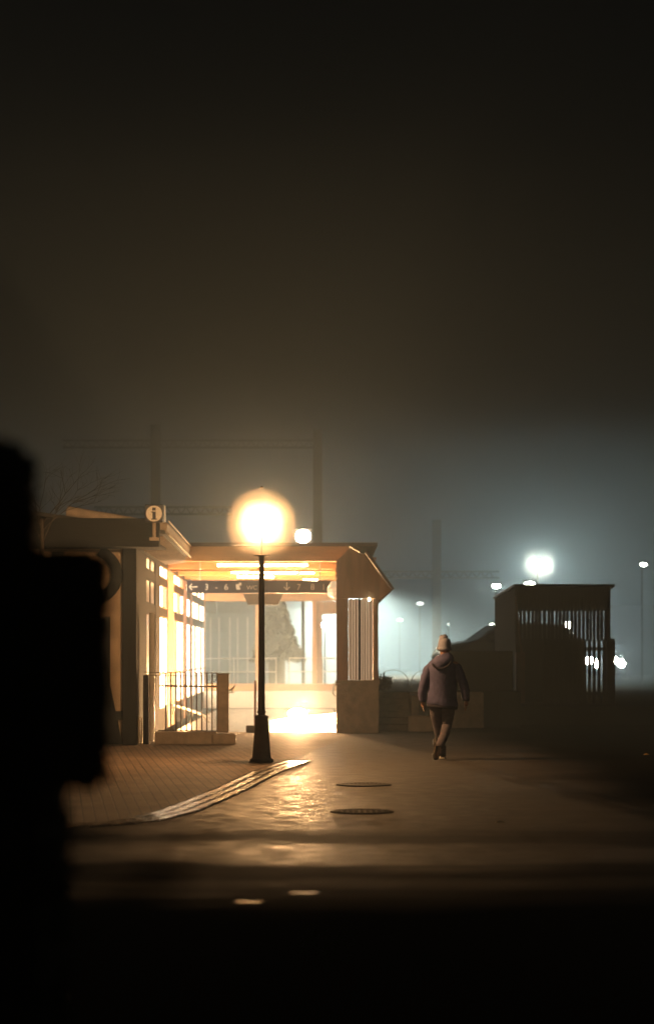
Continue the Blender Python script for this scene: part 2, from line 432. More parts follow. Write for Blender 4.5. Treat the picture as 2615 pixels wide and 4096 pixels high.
# curved knee brace from post to beam
cx, cz = ax(330, BF), az(2480, BF)
arc = []
for k in range(15):
    a = R(-8) + k / 14 * R(76)
    arc.append((cx + .0 + 0, 0))
outer = []; inner = []
O = Vector((ax(320, BF), az(2300, BF)))
for k in range(13):
    a = R(-62) + k / 12 * R(62 + 58)
    outer.append((O.x + .70 * math.cos(a), O.y + .56 * math.sin(a)))
    inner.append((O.x + .52 * math.cos(a), O.y + .38 * math.sin(a)))
m = MB()
for k in range(12):
    m.prism([outer[k], outer[k + 1], inner[k + 1], inner[k]], BF - .01, BF + .07)
m.build('curved_brace', 'dark_wood', sb)
m = MB(); m.bbox(-9.6, ax(640, 35), 34.8, 35.0, az(2190, 35), az(2076, 35), .012); m.build('fascia', 'dark_beam', sb)
m = MB(); m.box(-9.6, ax(640, 35) - .02, 35.0, 36.6, az(2190, 35) + .03, az(2190, 35) + .07); m.build('soffit', 'dark_beam', sb)
# roof: slopes down to the right eave
m = MB()
e0, e1 = 35.0, 44.4
m.hexa([(-2.60, e0, 3.44), (-2.78, e1 - .2, 3.44), (-6.5, e1 - .2, 4.02), (-6.5, e0, 4.02)],
       [(-2.60, e0, 3.50), (-2.78, e1 - .2, 3.50), (-6.5, e1 - .2, 4.08), (-6.5, e0, 4.08)])
rf = m.build('roof', 'roof_dark', sb)
m = MB()
yk = e0 + .1
while yk < e1 - .4:
    ex = -2.585 - .018 * (yk - e0)
    m.tube([(ex + .02, yk, 3.545), (ex - .5, yk, 3.63), (ex - 1.6, yk, 3.82)], [.085, .085, .085], 10)
    yk += .30
m.build('roof_tile', 'pale_tile', rf)
m = MB(); m.tube([(-2.54, e0, 3.43), (-2.71, e1 - .2, 3.43)], .016, 8); m.build('gutter_pipe', 'pale_tile', sb)
m = MB(); m.tube([(-2.545, e0, 3.655), (-2.715, e1 - .2, 3.655)], .012, 6); m.build('ridge_rod', 'pale_tile', sb)
yk = 35.4
while yk < 44:
    m = MB(); m.hexa([(WX(yk), yk, 3.30), (-2.64 - .018 * (yk - e0), yk, 3.36), (-2.64 - .018 * (yk - e0), yk + .09, 3.36), (WX(yk), yk + .09, 3.30)],
                     [(WX(yk), yk, 3.43), (-2.64 - .018 * (yk - e0), yk, 3.43), (-2.64 - .018 * (yk - e0), yk + .09, 3.43), (WX(yk), yk + .09, 3.43)])
    m.build('rafter', 'pale_tile', sb); yk += .62
# glazed side wall: timber frame with windows in three rows
def wbox(m, y0, y1, z0, z1, d0, d1):
    m.hexa([(WX(y0) + d0, y0, z0), (WX(y0) + d1, y0, z0), (WX(y1) + d1, y1, z0), (WX(y1) + d0, y1, z0)],
           [(WX(y0) + d0, y0, z1), (WX(y0) + d1, y0, z1), (WX(y1) + d1, y1, z1), (WX(y1) + d0, y1, z1)])
m = MB(); wbox(m, 36.2, 61.6, 2.87, 3.02, -.12, .012); wbox(m, 36.2, 61.6, 3.255, 3.40, -.12, .02)
wbox(m, 36.2, 61.6, 2.26, 2.42, -.12, .012); wbox(m, 36.2, 61.6, .0, .45, -.12, .012); wbox(m, 36.2, 61.6, .45, 3.30, -.16, -.125)
m.build('frame_rail', 'dark_wood', sb)
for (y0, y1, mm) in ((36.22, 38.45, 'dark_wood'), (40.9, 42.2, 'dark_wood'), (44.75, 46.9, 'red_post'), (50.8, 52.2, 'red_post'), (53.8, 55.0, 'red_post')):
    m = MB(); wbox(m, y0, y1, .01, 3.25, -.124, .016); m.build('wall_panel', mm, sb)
BAYS = [(38.46, 40.89, 2), (42.21, 44.74, 2), (46.91, 50.79, 3), (52.21, 53.79, 1), (55.01, 58.2, 3), (58.22, 61.5, 3)]
rowsZ = [(3.021, 3.254), (2.421, 2.869), (.451, 2.259)]
for bi, (y0, y1, nb) in enumerate(BAYS):
    for r, (z0, z1) in enumerate(rowsZ):
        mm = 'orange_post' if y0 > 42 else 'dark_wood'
        f = MB(); wbox(f, y0, y1, z0, z0 + .03, -.1, .004); wbox(f, y0, y1, z1 - .03, z1, -.1, .004)
        ed = [y0 + (y1 - y0) * k / nb for k in range(nb + 1)]
        for k, yc in enumerate(ed):
            a_ = max(y0, yc - .09); b_ = min(y1, yc + .09); wbox(f, a_, b_, z0 + .031, z1 - .031, -.1, .006)
        if r == 2:
            for k in range(nb): wbox(f, ed[k] + .1, ed[k + 1] - .1, 1.10, 1.15, -.1, .003)
        w = f.build('window', mm, sb)
        for k in range(nb):
            pm = 'window_lit' if random.random() < .75 else 'window_half'
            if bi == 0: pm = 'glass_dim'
            g = MB(); wbox(g, ed[k] + .091, ed[k + 1] - .091, z0 + .032, z1 - .032, -.04, -.008); g.build('pane', pm, w)
m = MB(); m.tube([at(607, 2452, 37.2), at(607, 2600, 37.2), (at(607, 2600, 37.2).x, 37.2, .02)], .048, 12)
m.build('downpipe', 'white_paint', sb)

# information sign on the roof edge
iy = 34.6
isg = thing('information_sign', 'square dark blue information sign with pale round i, standing above the station roof edge', 'sign', at(616, 2150, iy))
m = MB(); m.bbox(ax(580, iy), ax(652, iy), iy - .04, iy + .06, az(2090, iy), az(2018, iy), .01); m.build('sign_box', 'sign_blue', isg)
ic = at(617, 2055, iy); rI = 32 / F * iy
n = 40; vs = [(ic.x + rI * math.cos(2 * math.pi * k / n), iy - .046, ic.z + rI * math.sin(2 * math.pi * k / n)) for k in range(n)]
vs += [(x, iy - .041, z) for x, y, z in vs]
m = MB(); m.add(vs, [tuple(range(n)), tuple(range(2 * n - 1, n - 1, -1))] + [(k, (k + 1) % n, (k + 1) % n + n, k + n) for k in range(n)])
m.build('disc', 'sign_white', isg)
q = iy / F
m = MB(); Yf0, Yf1 = iy - .052, iy - .0465
def ibox(u0, u1, v0, v1): m.box(ax(u0, iy), ax(u1, iy), Yf0, Yf1, az(v1, iy), az(v0, iy))
ibox(611, 624, 2047, 2079); ibox(606, 611, 2047, 2051); ibox(606, 611, 2075.5, 2079); ibox(624, 629, 2075.5, 2079)
ibox(610, 624, 2031, 2043)
m.build('letter', 'sign_blue', isg)
m = MB(); m.box(ax(652, iy) + .02, ax(652, iy) + .035, iy - .05, iy + .07, az(2088, iy), az(2022, iy)); m.build('side_panel', 'white_paint', isg)
m = MB(); m.tube([at(616, 2091, iy + .03), at(616, 2150, iy + .03)], .03, 8); m.box(ax(598, iy), ax(634, iy), iy - .04, iy + .1, az(2162, iy), az(2150, iy)); m.build('bracket', 'pale_tile', isg)

# ---------------------------------------------------------------- shelter hall over the stairs
hall = thing('stair_shelter', 'open timber shelter over lit underpass stairs with gabled right end', 'shelter', (-1.2, 43.2, 0))
HF = 43.2
xr = ax(1405, HF)
m = MB(); m.bbox(-2.95, xr, HF - .06, HF + .06, az(2246, HF), az(2186, HF), .012); m.build('fascia', 'orange_wood', hall)
m = MB(); m.box(-3.45, 1.0, HF - .12, 62.3, az(2186, HF) + .006, az(2186, HF) + .07); m.build('roof', 'roof_tile', hall)
m = MB(); m.box(-3.40, .98, HF + .061, 62.2, 3.40, 3.44); m.build('ceiling', 'orange_wood', hall)
for yb in (44.7, 46.0, 48.4, 50.6, 53.0, 55.5, 58.0, 60.2):
    m = MB(); m.bbox(-3.3, .96, yb - .06, yb + .06, 3.26, 3.40, .01); m.build('ceiling_beam', 'orange_wood', hall)
GY = 41.8
def G(u, v): return (ax(u, GY), az(v, GY))
gb = [G(1345, 2245), G(1400, 2190), G(1440, 2214), G(1462, 2217), G(1563, 2362), G(1520, 2402), G(1500, 2394), G(1345, 2394)]
m = MB(); m.prism(gb, GY - .05, GY + .05); m.build('gable_board', 'red_post', hall)
m = MB()
for a, b in ((G(1398, 2184), G(1438, 2208)), (G(1460, 2210), G(1568, 2361))):
    d = Vector((b[0] - a[0], b[1] - a[1])).normalized(); nn = Vector((-d.y, d.x)) * .05
    m.prism([a, b, (b[0] + nn.x, b[1] + nn.y), (a[0] + nn.x, a[1] + nn.y)], GY - .12, 62.0)
m.build('roof_slope', 'roof_tile', hall)
m = MB(); m.prism([G(1340, 2722), G(1518, 2722), G(1518, 2736), G(1514, 2736), G(1514, 2930), (ax(1514, GY), 0), (ax(1345, GY), 0), G(1345, 2736), G(1340, 2736)], GY - .06, GY + .30)
m.build('masonry_base', 'stone', hall)
m = MB(); m.bbox(ax(1345, GY), ax(1392, GY), GY - .03, GY + .2, az(2722, GY) + .002, az(2394, GY), .01); m.build('front_post', 'red_post', hall)
m = MB(); m.bbox(ax(1493, GY), ax(1513, GY), GY - .03, GY + .2, az(2722, GY) + .002, az(2396, GY), .01); m.build('front_post', 'red_post', hall)
m = MB(); m.box(ax(1393, GY), ax(1492, GY), GY + .10, GY + .13, az(2721, GY), az(2396, GY)); m.build('pane', 'window_glow', hall)
for u, w, mm in ((1402, 4, 'white_paint'), (1413, 3, 'white_paint'), (1424, 4, 'red_post'), (1438, 9, 'dark_wood'), (1450, 3, 'white_paint'), (1459, 3, 'pale_tile'), (1470, 3, 'white_paint'), (1482, 4, 'red_post')):
    m = MB(); m.box(ax(u - w / 2, GY), ax(u + w / 2, GY), GY + .02, GY + .095, az(2721, GY), az(2396, GY)); m.build('mullion', mm, hall)
m = MB(); m.box(.90, 1.0, GY + .31, 62.0, 0.0, 1.0); m.build('side_wall', 'stone', hall)
m = MB(); m.box(.92, .98, GY + .31, 62.0, 1.002, 2.95); m.build('side_blocker', 'red_post', hall)  # unseen opaque wall, added to stop hall light leaking sideways
BY = 61.6
for u0, u1 in ((801, 821), (1022, 1039), (1249, 1268)):
    m = MB(); m.bbox(ax(u0, BY), ax(u1, BY), BY - .07, BY + .07, az(2737, BY), 3.40, .01); m.build('back_post', 'orange_post', hall)
m = MB(); m.box(ax(1270, BY), ax(1286, BY), BY + .0, BY + .1, az(2737, BY), az(2406, BY)); m.build('back_post', 'red_post', hall)
m = MB(); m.box(ax(1286, BY), ax(1352, BY), BY + .0, BY + .1, az(2456, BY), az(2406, BY)); m.build('header_board', 'red_post', hall)
m = MB(); m.bbox(ax(800, BY), ax(1352, BY), BY - .085, BY + .085, az(2405, BY), az(2366, BY), .01); m.build('back_beam', 'orange_wood', hall)
m = MB(); m.bbox(ax(800, BY), ax(1360, BY), BY - .11, BY + .09, az(2764, BY), az(2736, BY), .01); m.build('sill_beam', 'orange_wood', hall)
m = MB(); m.box(HX0 - .6, HX1 + .3, HY1 + .01, HY1 + .15, -3.0, az(2765, BY))
m.box(HX0 - .12, HX0 - .005, HY0, HY1, -3.0, .0)
m.box(HX1 + .005, HX1 + .12, HY0 + .2, HY1, -3.0, .0)
m.box(HX0, HX1, HY0 - .12, HY0 - .005, -3.0, -.005)
m.build('stair_wall', 'white_wall', hall)
m = MB(); m.box(HX0 - .6, HX1 + .2, HY1 - .02, HY1 + .009, -.03, .0); m.build('wall_joint', 'concrete', hall)
m = MB()
for k in range(12):
    m.box(HX0 + .01, HX1 - .01, HY0 + .3 * k, HY0 + .3 * (k + 1) - .002, -3.0, -.17 * (k + 1))
m.box(HX0 + .01, HX1 - .01, HY0 + 3.6, HY1, -3.0, -2.3)
m.build('stair_flight', 'concrete', hall)
m = MB(); m.prism([(ax(1070, 58), -.30), (ax(1355, 58), -.10), (ax(1355, 58), -2.3), (ax(1070, 58), -2.3)], 57.95, 58.05); m.build('ramp_parapet', 'white_wall', hall)
# light in the stairwell and glowing strips added on the ceiling
sl = thing('stair_light', 'bright low light glaring at the head of the underpass stairs', 'lamp', (ax(1190, 47), 47, -.8))
c0 = at(1190, 2856, 47)
MB().prism([(c0.x - .6, -2.9), (c0.x + .9, -2.9), (c0.x + .9, c0.z + .02), (c0.x - .2, c0.z - .10), (c0.x - .6, c0.z - .16)], c0.y + .16, c0.y + .28).build('parapet', 'white_wall', sl)
MB().bbox(c0.x - .16, c0.x + .16, c0.y + .085, c0.y + .15, c0.z - .09, c0.z + .09, .015).build('housing', 'steel', sl)
MB().ball((c0.x, c0.y, c0.z), .19, .08, .11).build('diffuser', 'stair_light', sl)
tg = 'glowing strips added for sheen under the shelter ceiling'
spots = [(870, 1230, 2262, 43.75, 'longest added light strip, front row under the shelter ceiling'),
         (925, 1040, 2290, 47.2, 'added light strip in the second ceiling row, left of the lamp post'),
         (1050, 1190, 2291, 47.2, 'added light strip in the second ceiling row, right of the lamp post'),
         (1200, 1255, 2293, 47.2, 'short added light strip in the second ceiling row near the right wall'),
         (950, 1095, 2308, 49.6, 'added light strip in the third ceiling row, just above the direction sign'),
         (1215, 1268, 2319, 51.6, 'short added light strip in the rearmost ceiling row, near the right end of the sign')]
for u0, u1, v, y, lab in spots:  # glowing strips added in place of sheen on the ceiling slats
    a = at(u0, v, y); b = at(u1, v, y)
    o = thing('sheen_strip', lab, 'added light strip', ((a.x + b.x) / 2, y, a.z), tg)
    MB().box(a.x, b.x, y - .05, y + .05, a.z + .025, a.z + .06).build('housing', 'white_paint', o)
    MB().tube([a, b], .017, 8).build('tube', 'sheen_strip', o)
# direction sign
SY = 43.6
sg = thing('direction_sign', 'long dark hanging direction sign with arrows and platform numbers', 'sign', at(1040, 2347, SY))
m = MB(); m.bbox(ax(748, SY), ax(1334, SY), SY - .04, SY + .04, az(2373, SY), az(2322, SY), .006); m.build('board', 'sign_blue', sg)
for u in (800, 1280):
    m = MB(); m.tube([at(u, 2323, SY), (ax(u, SY), SY, 3.40)], .012, 6); m.build('hanger', 'steel', sg)
def text(tx, u, v, h, Y, parent, mname):
    cu = bpy.data.curves.new('t', 'FONT'); cu.body = tx; cu.size = h / .70; cu.align_x = 'CENTER'; cu.extrude = .002
    o = bpy.data.objects.new('t', cu); COL.objects.link(o)
    dg = bpy.context.evaluated_depsgraph_get()
    me = bpy.data.meshes.new_from_object(o.evaluated_get(dg))
    bpy.data.objects.remove(o)
    P = at(u, v, Y)
    for vv in me.vertices:
        x, y, z = vv.co; vv.co = (P.x + x, Y - .044 - z * .5, P.z + y - h / 2)
    base = WORLD_OF[parent.name]
    for vv in me.vertices: vv.co -= base
    me.materials.clear(); me.materials.append(MATS[mname])
    o = bpy.data.objects.new('lettering', me); COL.objects.link(o); o.parent = parent
    return o
hh = 24 / F * SY
for tx, u, sc in (('3', 827, 1), ('-', 866, 1), ('6', 905, 1), ('WC', 1008, .72), ('7', 1195, 1), ('8', 1250, 1), ('1', 1294, 1)):
    text(tx, u, 2348 + (3 if sc < 1 else 0), hh * sc, SY, sg, 'sign_white')
m = MB(); ppu = SY / F
def bar(u0, v0, u1, v1, w):
    a = at(u0, v0, SY); b = at(u1, v1, SY); d = (b - a).normalized(); nn = Vector((-d.z, 0, d.x)) * w * ppu / 2
    y0, y1 = SY - .047, SY - .0415
    m.add([(q.x, y, q.z) for y in (y0, y1) for q in (a + nn, b + nn, b - nn, a - nn)],
          [(0, 1, 2, 3), (7, 6, 5, 4), (0, 4, 5, 1), (1, 5, 6, 2), (2, 6, 7, 3), (3, 7, 4, 0)])
bar(757, 2348, 790, 2348, 4); bar(757, 2348, 769, 2335, 4); bar(757, 2348, 769, 2361, 4)
m.build('arrow', 'sign_white', sg); m = MB()
bar(1147, 2330, 1147, 2360, 4); bar(1147, 2361, 1136, 2348, 4); bar(1147, 2361, 1158, 2348, 4)
m.build('arrow', 'sign_white', sg)
m = MB()
bar(944, 2345, 958, 2345, 16); bar(956, 2337, 966, 2337, 12); bar(946, 2356, 962, 2356, 5)
m.build('pictogram', 'sign_white', sg)
# hanging monitor below the sign
mo = thing('hanging_monitor', 'dark tapered monitor hanging below the middle of the direction sign', 'monitor', at(1052, 2362, 45.5))
m = MB(); MY = 45.5
m.prism([(ax(972, MY), az(2376, MY)), (ax(1132, MY), az(2376, MY)), (ax(1112, MY), az(2420, MY)), (ax(992, MY), az(2420, MY))], MY - .1, MY + .15); m.build('casing', 'monitor_black', mo)
m = MB(); m.tube([at(990, 2364, MY - .3), at(1060, 2361, MY - .3), at(1132, 2361, MY - .3)], .008, 6); m.build('top_edge', 'white_paint', mo)
m = MB(); m.tube([at(1052, 2377, MY), (ax(1052, MY), MY, 3.40)], .02, 6); m.build('hanger', 'steel', mo)
# crumpled globe with an added glow
gl = thing('globe_shade', 'crumpled pale globe with an added glow hanging beside the right end of the sign', 'lamp shade', at(1340, 2364, 42.6))
rnd = random.Random(3)
cs = {}
def crump(d):
    k = (round(d.x * 3), round(d.y * 3), round(d.z * 3))
    if k not in cs: cs[k] = rnd.uniform(.72, 1.08)
    return cs[k]
m = MB(); c = at(1342, 2364, 42.6); m.ball(c, .195, .195, .19, 10, 7, crump); m.sm = [False] * len(m.sm); m.build('shade', 'globe_glow', gl)
m = MB(); m.tube([c + Vector((0, 0, .18)), (c.x, c.y, 3.2)], .01, 6); m.build('cord', 'iron', gl)
m = MB(); gp = at(1476, 2398, 41.68); m.ball(gp, .028, .02, .04); lt = m.build('wall_lamp', 'greenish')
tag(lt, 'tiny greenish lamp on the slatted right end of the shelter', 'lamp')

# handrails
def rail_thing(name, label, pts, r, mname='steel', cat='handrail', extra=None):
    o = thing(name, label, cat, pts[0])
    MB().tube(pts, r, 8).build('rail', mname, o)
    for e in (extra or []):
        MB().tube(e, r * .7, 6).build('bracket', mname, o)
    return o
hy = 46.0
rail_thing('handrail', 'bright handrail sloping down behind the iron railing', [at(688, 2820, 45), at(740, 2835, 46.5), at(812, 2862, 49), at(836, 2888, 50)], .028, 'white_paint',
           extra=[[at(700, 2824, 45.4), at(690, 2860, 45.4)], [at(770, 2847, 47.5), at(760, 2900, 47.5)]])
rail_thing('handrail', 'short curved handrail end on the stone pillar beside the stairs', [at(914, 2764, 36.5), at(930, 2754, 36.5), at(937, 2745, 36.6)], .014, 'steel',
           extra=[[at(928, 2756, 36.5), at(928, 2775, 36.5)], [at(915, 2772, 36.5), at(938, 2770, 36.5)], [at(912, 2775, 36.5), at(912, 2790, 36.5)]])
rail_thing('handrail', 'looped handrail end at the left edge of the masonry base', [at(1362, 2737, 41.7), at(1342, 2738, 41.7), at(1333, 2746, 41.7), at(1332, 2775, 41.7), at(1343, 2783, 41.7)], .014, 'steel',
           extra=[[at(1328, 2735, 41.6), at(1346, 2735, 41.6)]])
br = thing('barrier_rail', 'white double guard rail behind the shelter back wall', 'guard rail', (ax(1060, 66), 66, 0))
for v in (2636, 2690):
    MB().tube([at(790, v, 66), at(1104, v - 2, 66)], .02, 6).build('rail', 'white_paint', br)
    MB().tube([at(1157, v - 3, 66), at(1380, v - 3, 66)], .02, 6).build('rail', 'white_paint', br)
for u in (800, 935, 1104, 1157, 1290, 1378):
    b = at(u, 2630, 66); MB().tube([b, (b.x, b.y, 0)], .018, 6).build('post', 'white_paint', br)
mp = tag(MB().lathe((ax(1020, 41.9), 41.9, 0), [(.03, .02), (.024, .03), (.024, .98), (.02, 1.0)], 10).build('marker_post', 'pole_red'),
         'thin reddish marker post at the head of the stairs beside the lamp', 'post')
tag(MB().bbox(ax(985, 42.0), ax(1022, 42.0), 41.8, 42.1, .005, .14, .01).build('stone_block', 'concrete'), 'low concrete block at the foot of the marker post', 'block')

# ---------------------------------------------------------------- iron railing on plinth
RY = 36.5
fe = thing('iron_railing', 'black iron railing with upright bars on a stone plinth before the lit windows', 'railing', (ax(750, RY), RY, 0))
m = MB(); m.bbox(ax(620, RY), ax(868, RY), RY - .12, RY + .12, 0, az(2927, RY), .02); m.build('plinth', 'stone', fe)
for v, r in ((2690, .008), (2702, .006), (2744, .018), (2922, .010)):
    u0 = 576 if v < 2710 else (640 if v < 2800 else 632)
    MB().tube([at(u0, v, RY), at(872, v + 3, RY)], r, 6).build('rail', 'iron', fe)
for k in range(11):
    u = 663 + k * 20.6
    MB().tube([at(u, 2690, RY), at(u, 2926, RY)], .0135, 6).build('bar', 'iron', fe)
pl = thing('stone_pillar', 'square stone pillar with wider foot at the right end of the railing', 'pillar', (ax(893, RY), RY, 0))
m = MB(); m.bbox(ax(870, RY), ax(915, RY), RY - .1, RY + .1, .2, az(2700, RY), .012); m.build('shaft', 'stone', pl)
m = MB(); m.bbox(ax(850, RY), ax(944, RY), RY - .2, RY + .2, 0, az(2934, RY), .03); m.build('foot', 'stone', pl)
m = MB(); m.bbox(ax(867, RY), ax(918, RY), RY - .12, RY + .12, az(2700, RY) + .001, az(2694, RY), .006); m.build('cap', 'stone', pl)
lp = thing('wooden_post', 'dark wooden post with small feet at the left end of the railing', 'post', (ax(585, RY), RY, 0))
m = MB(); m.bbox(ax(573, RY), ax(596, RY), RY - .05, RY + .05, 0, az(2702, RY), .008); m.build('shaft', 'dark_wood', lp)
for u in (556, 566):
    MB().box(ax(u - 3, RY), ax(u + 3, RY), RY - .02, RY + .02, .0, az(2870, RY)).build('slat', 'pale_tile', lp)

# ---------------------------------------------------------------- steps and low walls on the right
st = thing('stone_steps', 'worn concrete steps climbing beside the shelter to the terrace', 'steps', (1.3, 43, 0))
m = MB()
for k in range(6):
    m.bbox(1.005, ax(1641, 43.5), 43.2 + .3 * k, 45.0 - .002, .122 * k + (.001 if k else 0), .122 * (k + 1) - .004, .008)
m.build('treads', 'concrete', st)
m = MB(); m.bbox(ax(1642, 43.5), ax(1672, 43.5), 43.1, 44.99, 0, .70, .015); m.build('cheek_wall', 'concrete', st)
lw = tag(MB().bbox(ax(1634, 42.5), ax(1760, 42.5), 42.5, 42.9, 0, .30, .02).build('low_wall', 'stone'), 'low stone kerb wall at the right foot of the steps', 'wall')
tag(MB().bbox(1.69, 3.2, 44.5, 44.98, 0, .735, .02).build('retaining_wall', 'concrete'), 'dark retaining wall behind the walking person', 'wall')
tag(MB().bbox(2.5, 3.95, 46.3, 46.6, .742, 1.58, .02).build('dark_wall', 'shed_board'), 'dark wall panel on the terrace to the right of the walker', 'wall')
def hoop(u0, u1, vt, Y, lab):
    a = ax(u0, Y); b = ax(u1, Y); zt = az(vt, Y); z0 = .74
    pts = [(a, Y, z0), (a, Y, z0 + (zt - z0) * .35)]
    for k in range(1, 9):
        an = math.pi * (1 - k / 9); pts.append(((a + b) / 2 + (b - a) / 2 * math.cos(an), Y, z0 + (zt - z0) * (.35 + .65 * math.sin(an))))
    pts += [(b, Y, z0 + (zt - z0) * .35), (b, Y, z0)]
    tag(MB().tube(pts, .009, 6).build('bike_hoop', 'iron'), lab, 'bike rack', 'hoops on the terrace')
hoop(1512, 1632, 2680, 50, 'thin metal hoop on the terrace nearest the shelter')
hoop(1645, 1760, 2681, 50, 'thin metal hoop on the terrace partly behind the walking person')

def leaf_cloud(m, pts, size, rng=random):
    for c in pts:
        a = rng.uniform(0, 6.28); t = rng.uniform(-1.2, 1.2); s = size * rng.uniform(.6, 1.3)
        M = Matrix.Rotation(a, 3, 'Z') @ Matrix.Rotation(t, 3, 'X') @ Matrix.Rotation(rng.uniform(0, 6), 3, 'Y')
        m.add([Vector(c) + M @ Vector(q) * s for q in ((-.5, 0, 0), (0, -.28, .05), (.55, 0, 0), (0, .28, .05))], [(0, 1, 2, 3)])
shr = thing('shrub', 'rounded leafless-looking shrub at the terrace edge beside the shelter', 'shrub', (ax(1535, 46), 46, .74))
m = MB(); pts = []
for k in range(500):
    d = Vector((random.gauss(0, 1), random.gauss(0, 1), random.gauss(0, 1))).normalized() * random.uniform(.3, 1)
    pts.append((ax(1535, 46) + d.x * .2, 46 + d.y * .2, .92 + d.z * .2))
leaf_cloud(m, pts, .06); m.build('crown', 'conifer', shr)
m = MB(); m.tube([(ax(1535, 46), 46, .735), (ax(1535, 46), 46, .95)], .015, 5); m.build('trunk', 'bark', shr)

# ---------------------------------------------------------------- covers and litter on the asphalt
def cover(u, v, r, label, ribs):
    Y = gy(v); X = ax(u, Y)
    o = thing('drain_cover', label, 'drain cover', (X, Y, 0), 'round iron covers in the asphalt')
    MB().lathe((X, Y, 0), [(r, .001), (r, .012), (r - .025, .013), (r - .025, .006)], 40, False, False).build('rim', 'cast_iron', o)
    m = MB()
    m.lathe((X, Y, 0), [(r - .026, .004), (r - .027, .006)], 40, False)
    if ribs:
        k = -r + .05
        while k < r - .04:
            h = math.sqrt(max(0, (r - .03) ** 2 - k * k)); m.box(X + k - .014, X + k + .014, Y - h, Y + h, .0062, .012); k += .048
    else:
        for a in range(-5, 6):
            for b in range(-5, 6):
                if math.hypot(a, b) * .055 < r - .06: m.box(X + a * .055 - .015, X + a * .055 + .015, Y + b * .055 - .015, Y + b * .055 + .015, .0062, .009)
    m.build('grate' if ribs else 'lid', 'cast_iron', o)
cover(1455, 3142, .315, 'round drain cover with bars, the farther of the two', True)
cover(1448, 3250, .30, 'round drain cover with plain lid, nearer than the barred one', False)
def scrap(u, v, label, cat, name, mname, s):
    Y = gy(v); X = ax(u, Y); m = MB()
    q = [(-1, -.5, .0), (.1, -.7, .1), (1, -.3, .0), (.8, .5, .12), (-.2, .7, .3), (-.9, .4, .1), (0, 0, .5)]
    m.add([(X + a * s, Y + b * s, .006 + c * s) for a, b, c in q], [(i, (i + 1) % 6, 6) for i in range(6)])
    tag(m.build(name, mname), label, cat)
scrap(2000, 3294, 'small crumpled pale paper scrap lying on the dark asphalt', 'litter', 'paper_scrap', 'paper', .045)
scrap(2585, 3022, 'small yellow fallen leaf at the far right of the asphalt', 'leaf', 'fallen_leaf', 'yellow_leaf', .05)
def puddle(u, v, ru, rv, label, seed):
    rr = random.Random(seed); Y = gy(v); X = ax(u, Y); m = MB(); n = 24; z = .004
    vs = [(X, Y, z)] + [(X + ru * math.cos(6.283 * k / n) * rr.uniform(.7, 1.15), Y + rv * math.sin(6.283 * k / n) * rr.uniform(.7, 1.15), z) for k in range(n)]
    m.add(vs, [(0, k + 1, (k + 1) % n + 1) for k in range(n)])
    tag(m.build('puddle', 'puddle'), label, 'puddle', 'puddles on the dark road', 'structure')
puddle(1215, 3575, .10, .035, 'small glinting puddle on the dark road, farther right', 1)
puddle(985, 3611, .10, .03, 'small glinting puddle on the dark road, nearer left', 2)

# ---------------------------------------------------------------- foreground hedge (out of focus)
hd = thing('hedge', 'black clipped hedge at the left edge close to the viewer', 'hedge', (-1.2, 5.2, 0))
rg = random.Random(11)
m = MB(); core = MB()
hy0, hy1 = 5.0, 5.5
blocks = [(-1.6, ax(428, hy1), hy0, hy1, az(3168, hy0), az(2246, hy1), 3800), (-1.6, ax(285, hy1), hy0, hy1, .0, az(3160, hy0), 2600), (-1.6, ax(140, hy1), hy0, hy1, az(2255, hy1), az(1835, hy1), 1500)]
for x0, x1, y0, y1, z0, z1, nlf in blocks:
    core.box(x0, x1 - .012, y0 + .012, y1 - .012, z0 + .005, z1 - .012)
    pts = []
    for k in range(nlf):
        f = rg.random()
        x, y, z = rg.uniform(max(x0, -1.1), x1), rg.uniform(y0, y1), rg.uniform(z0, z1)
        if f < .4: x = x1 + rg.gauss(0, .005)
        elif f < .7: y = y0 + rg.gauss(0, .008)
        else: z = z1 + rg.gauss(0, .006)
        pts.append((x, y, z))
    leaf_cloud(m, pts, .028, rg)
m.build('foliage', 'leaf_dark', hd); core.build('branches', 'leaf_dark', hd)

# bare shrub/tree behind hedge
def bare_tree(base, htrunk, seed, name, label, spread=1.0, lean=None, depth=4, l0=.75):
    rr = random.Random(seed)
    o = thing(name, label, 'tree', base); tr = MB(); cr = MB()
    b = Vector(base); top = b + Vector((0, 0, htrunk))
    tr.tube([b, b + Vector((.02, 0, htrunk * .5)), top], [.05, .042, .03], 8)
    def grow(p, d, ln, r, k):
        q = p
        pts = [p]; dd = d.copy()
        for i in range(4):
            dd = (dd + Vector((rr.gauss(0, .10), rr.gauss(0, .10), rr.gauss(.02, .08)))).normalized()
            q = q + dd * ln / 4; pts.append(q)
        cr.tube(pts, [r, r * .85, r * .72, r * .6, r * .5], 4, True, False)
        if k == 0: return
        for i in range(3 if k > 1 else 4):
            pp = pts[rr.choice((2, 3, 4))]
            a = Vector((rr.gauss(0, .55), rr.gauss(0, .4), rr.gauss(.05, .35)))
            grow(pp, (dd + a * spread).normalized(), ln * rr.uniform(.5, .8), r * .55, k - 1)
    for i in range(6):
        d = Vector((rr.uniform(-.6, 1.1), rr.uniform(-.5, .5), 1.0)).normalized()
        grow(top - Vector((0, 0, rr.uniform(0, .5))), d, l0 * rr.uniform(.8, 1.2), .011, depth - 1)
    tr.build('trunk', 'bark', o); cr.build('crown', 'bark', o)
bare_tree((ax(165, 33), 33, 0), 3.55, 5, 'bare_tree', 'bare twiggy tree rising behind the black hedge before the station roof', depth=4, l0=.62)

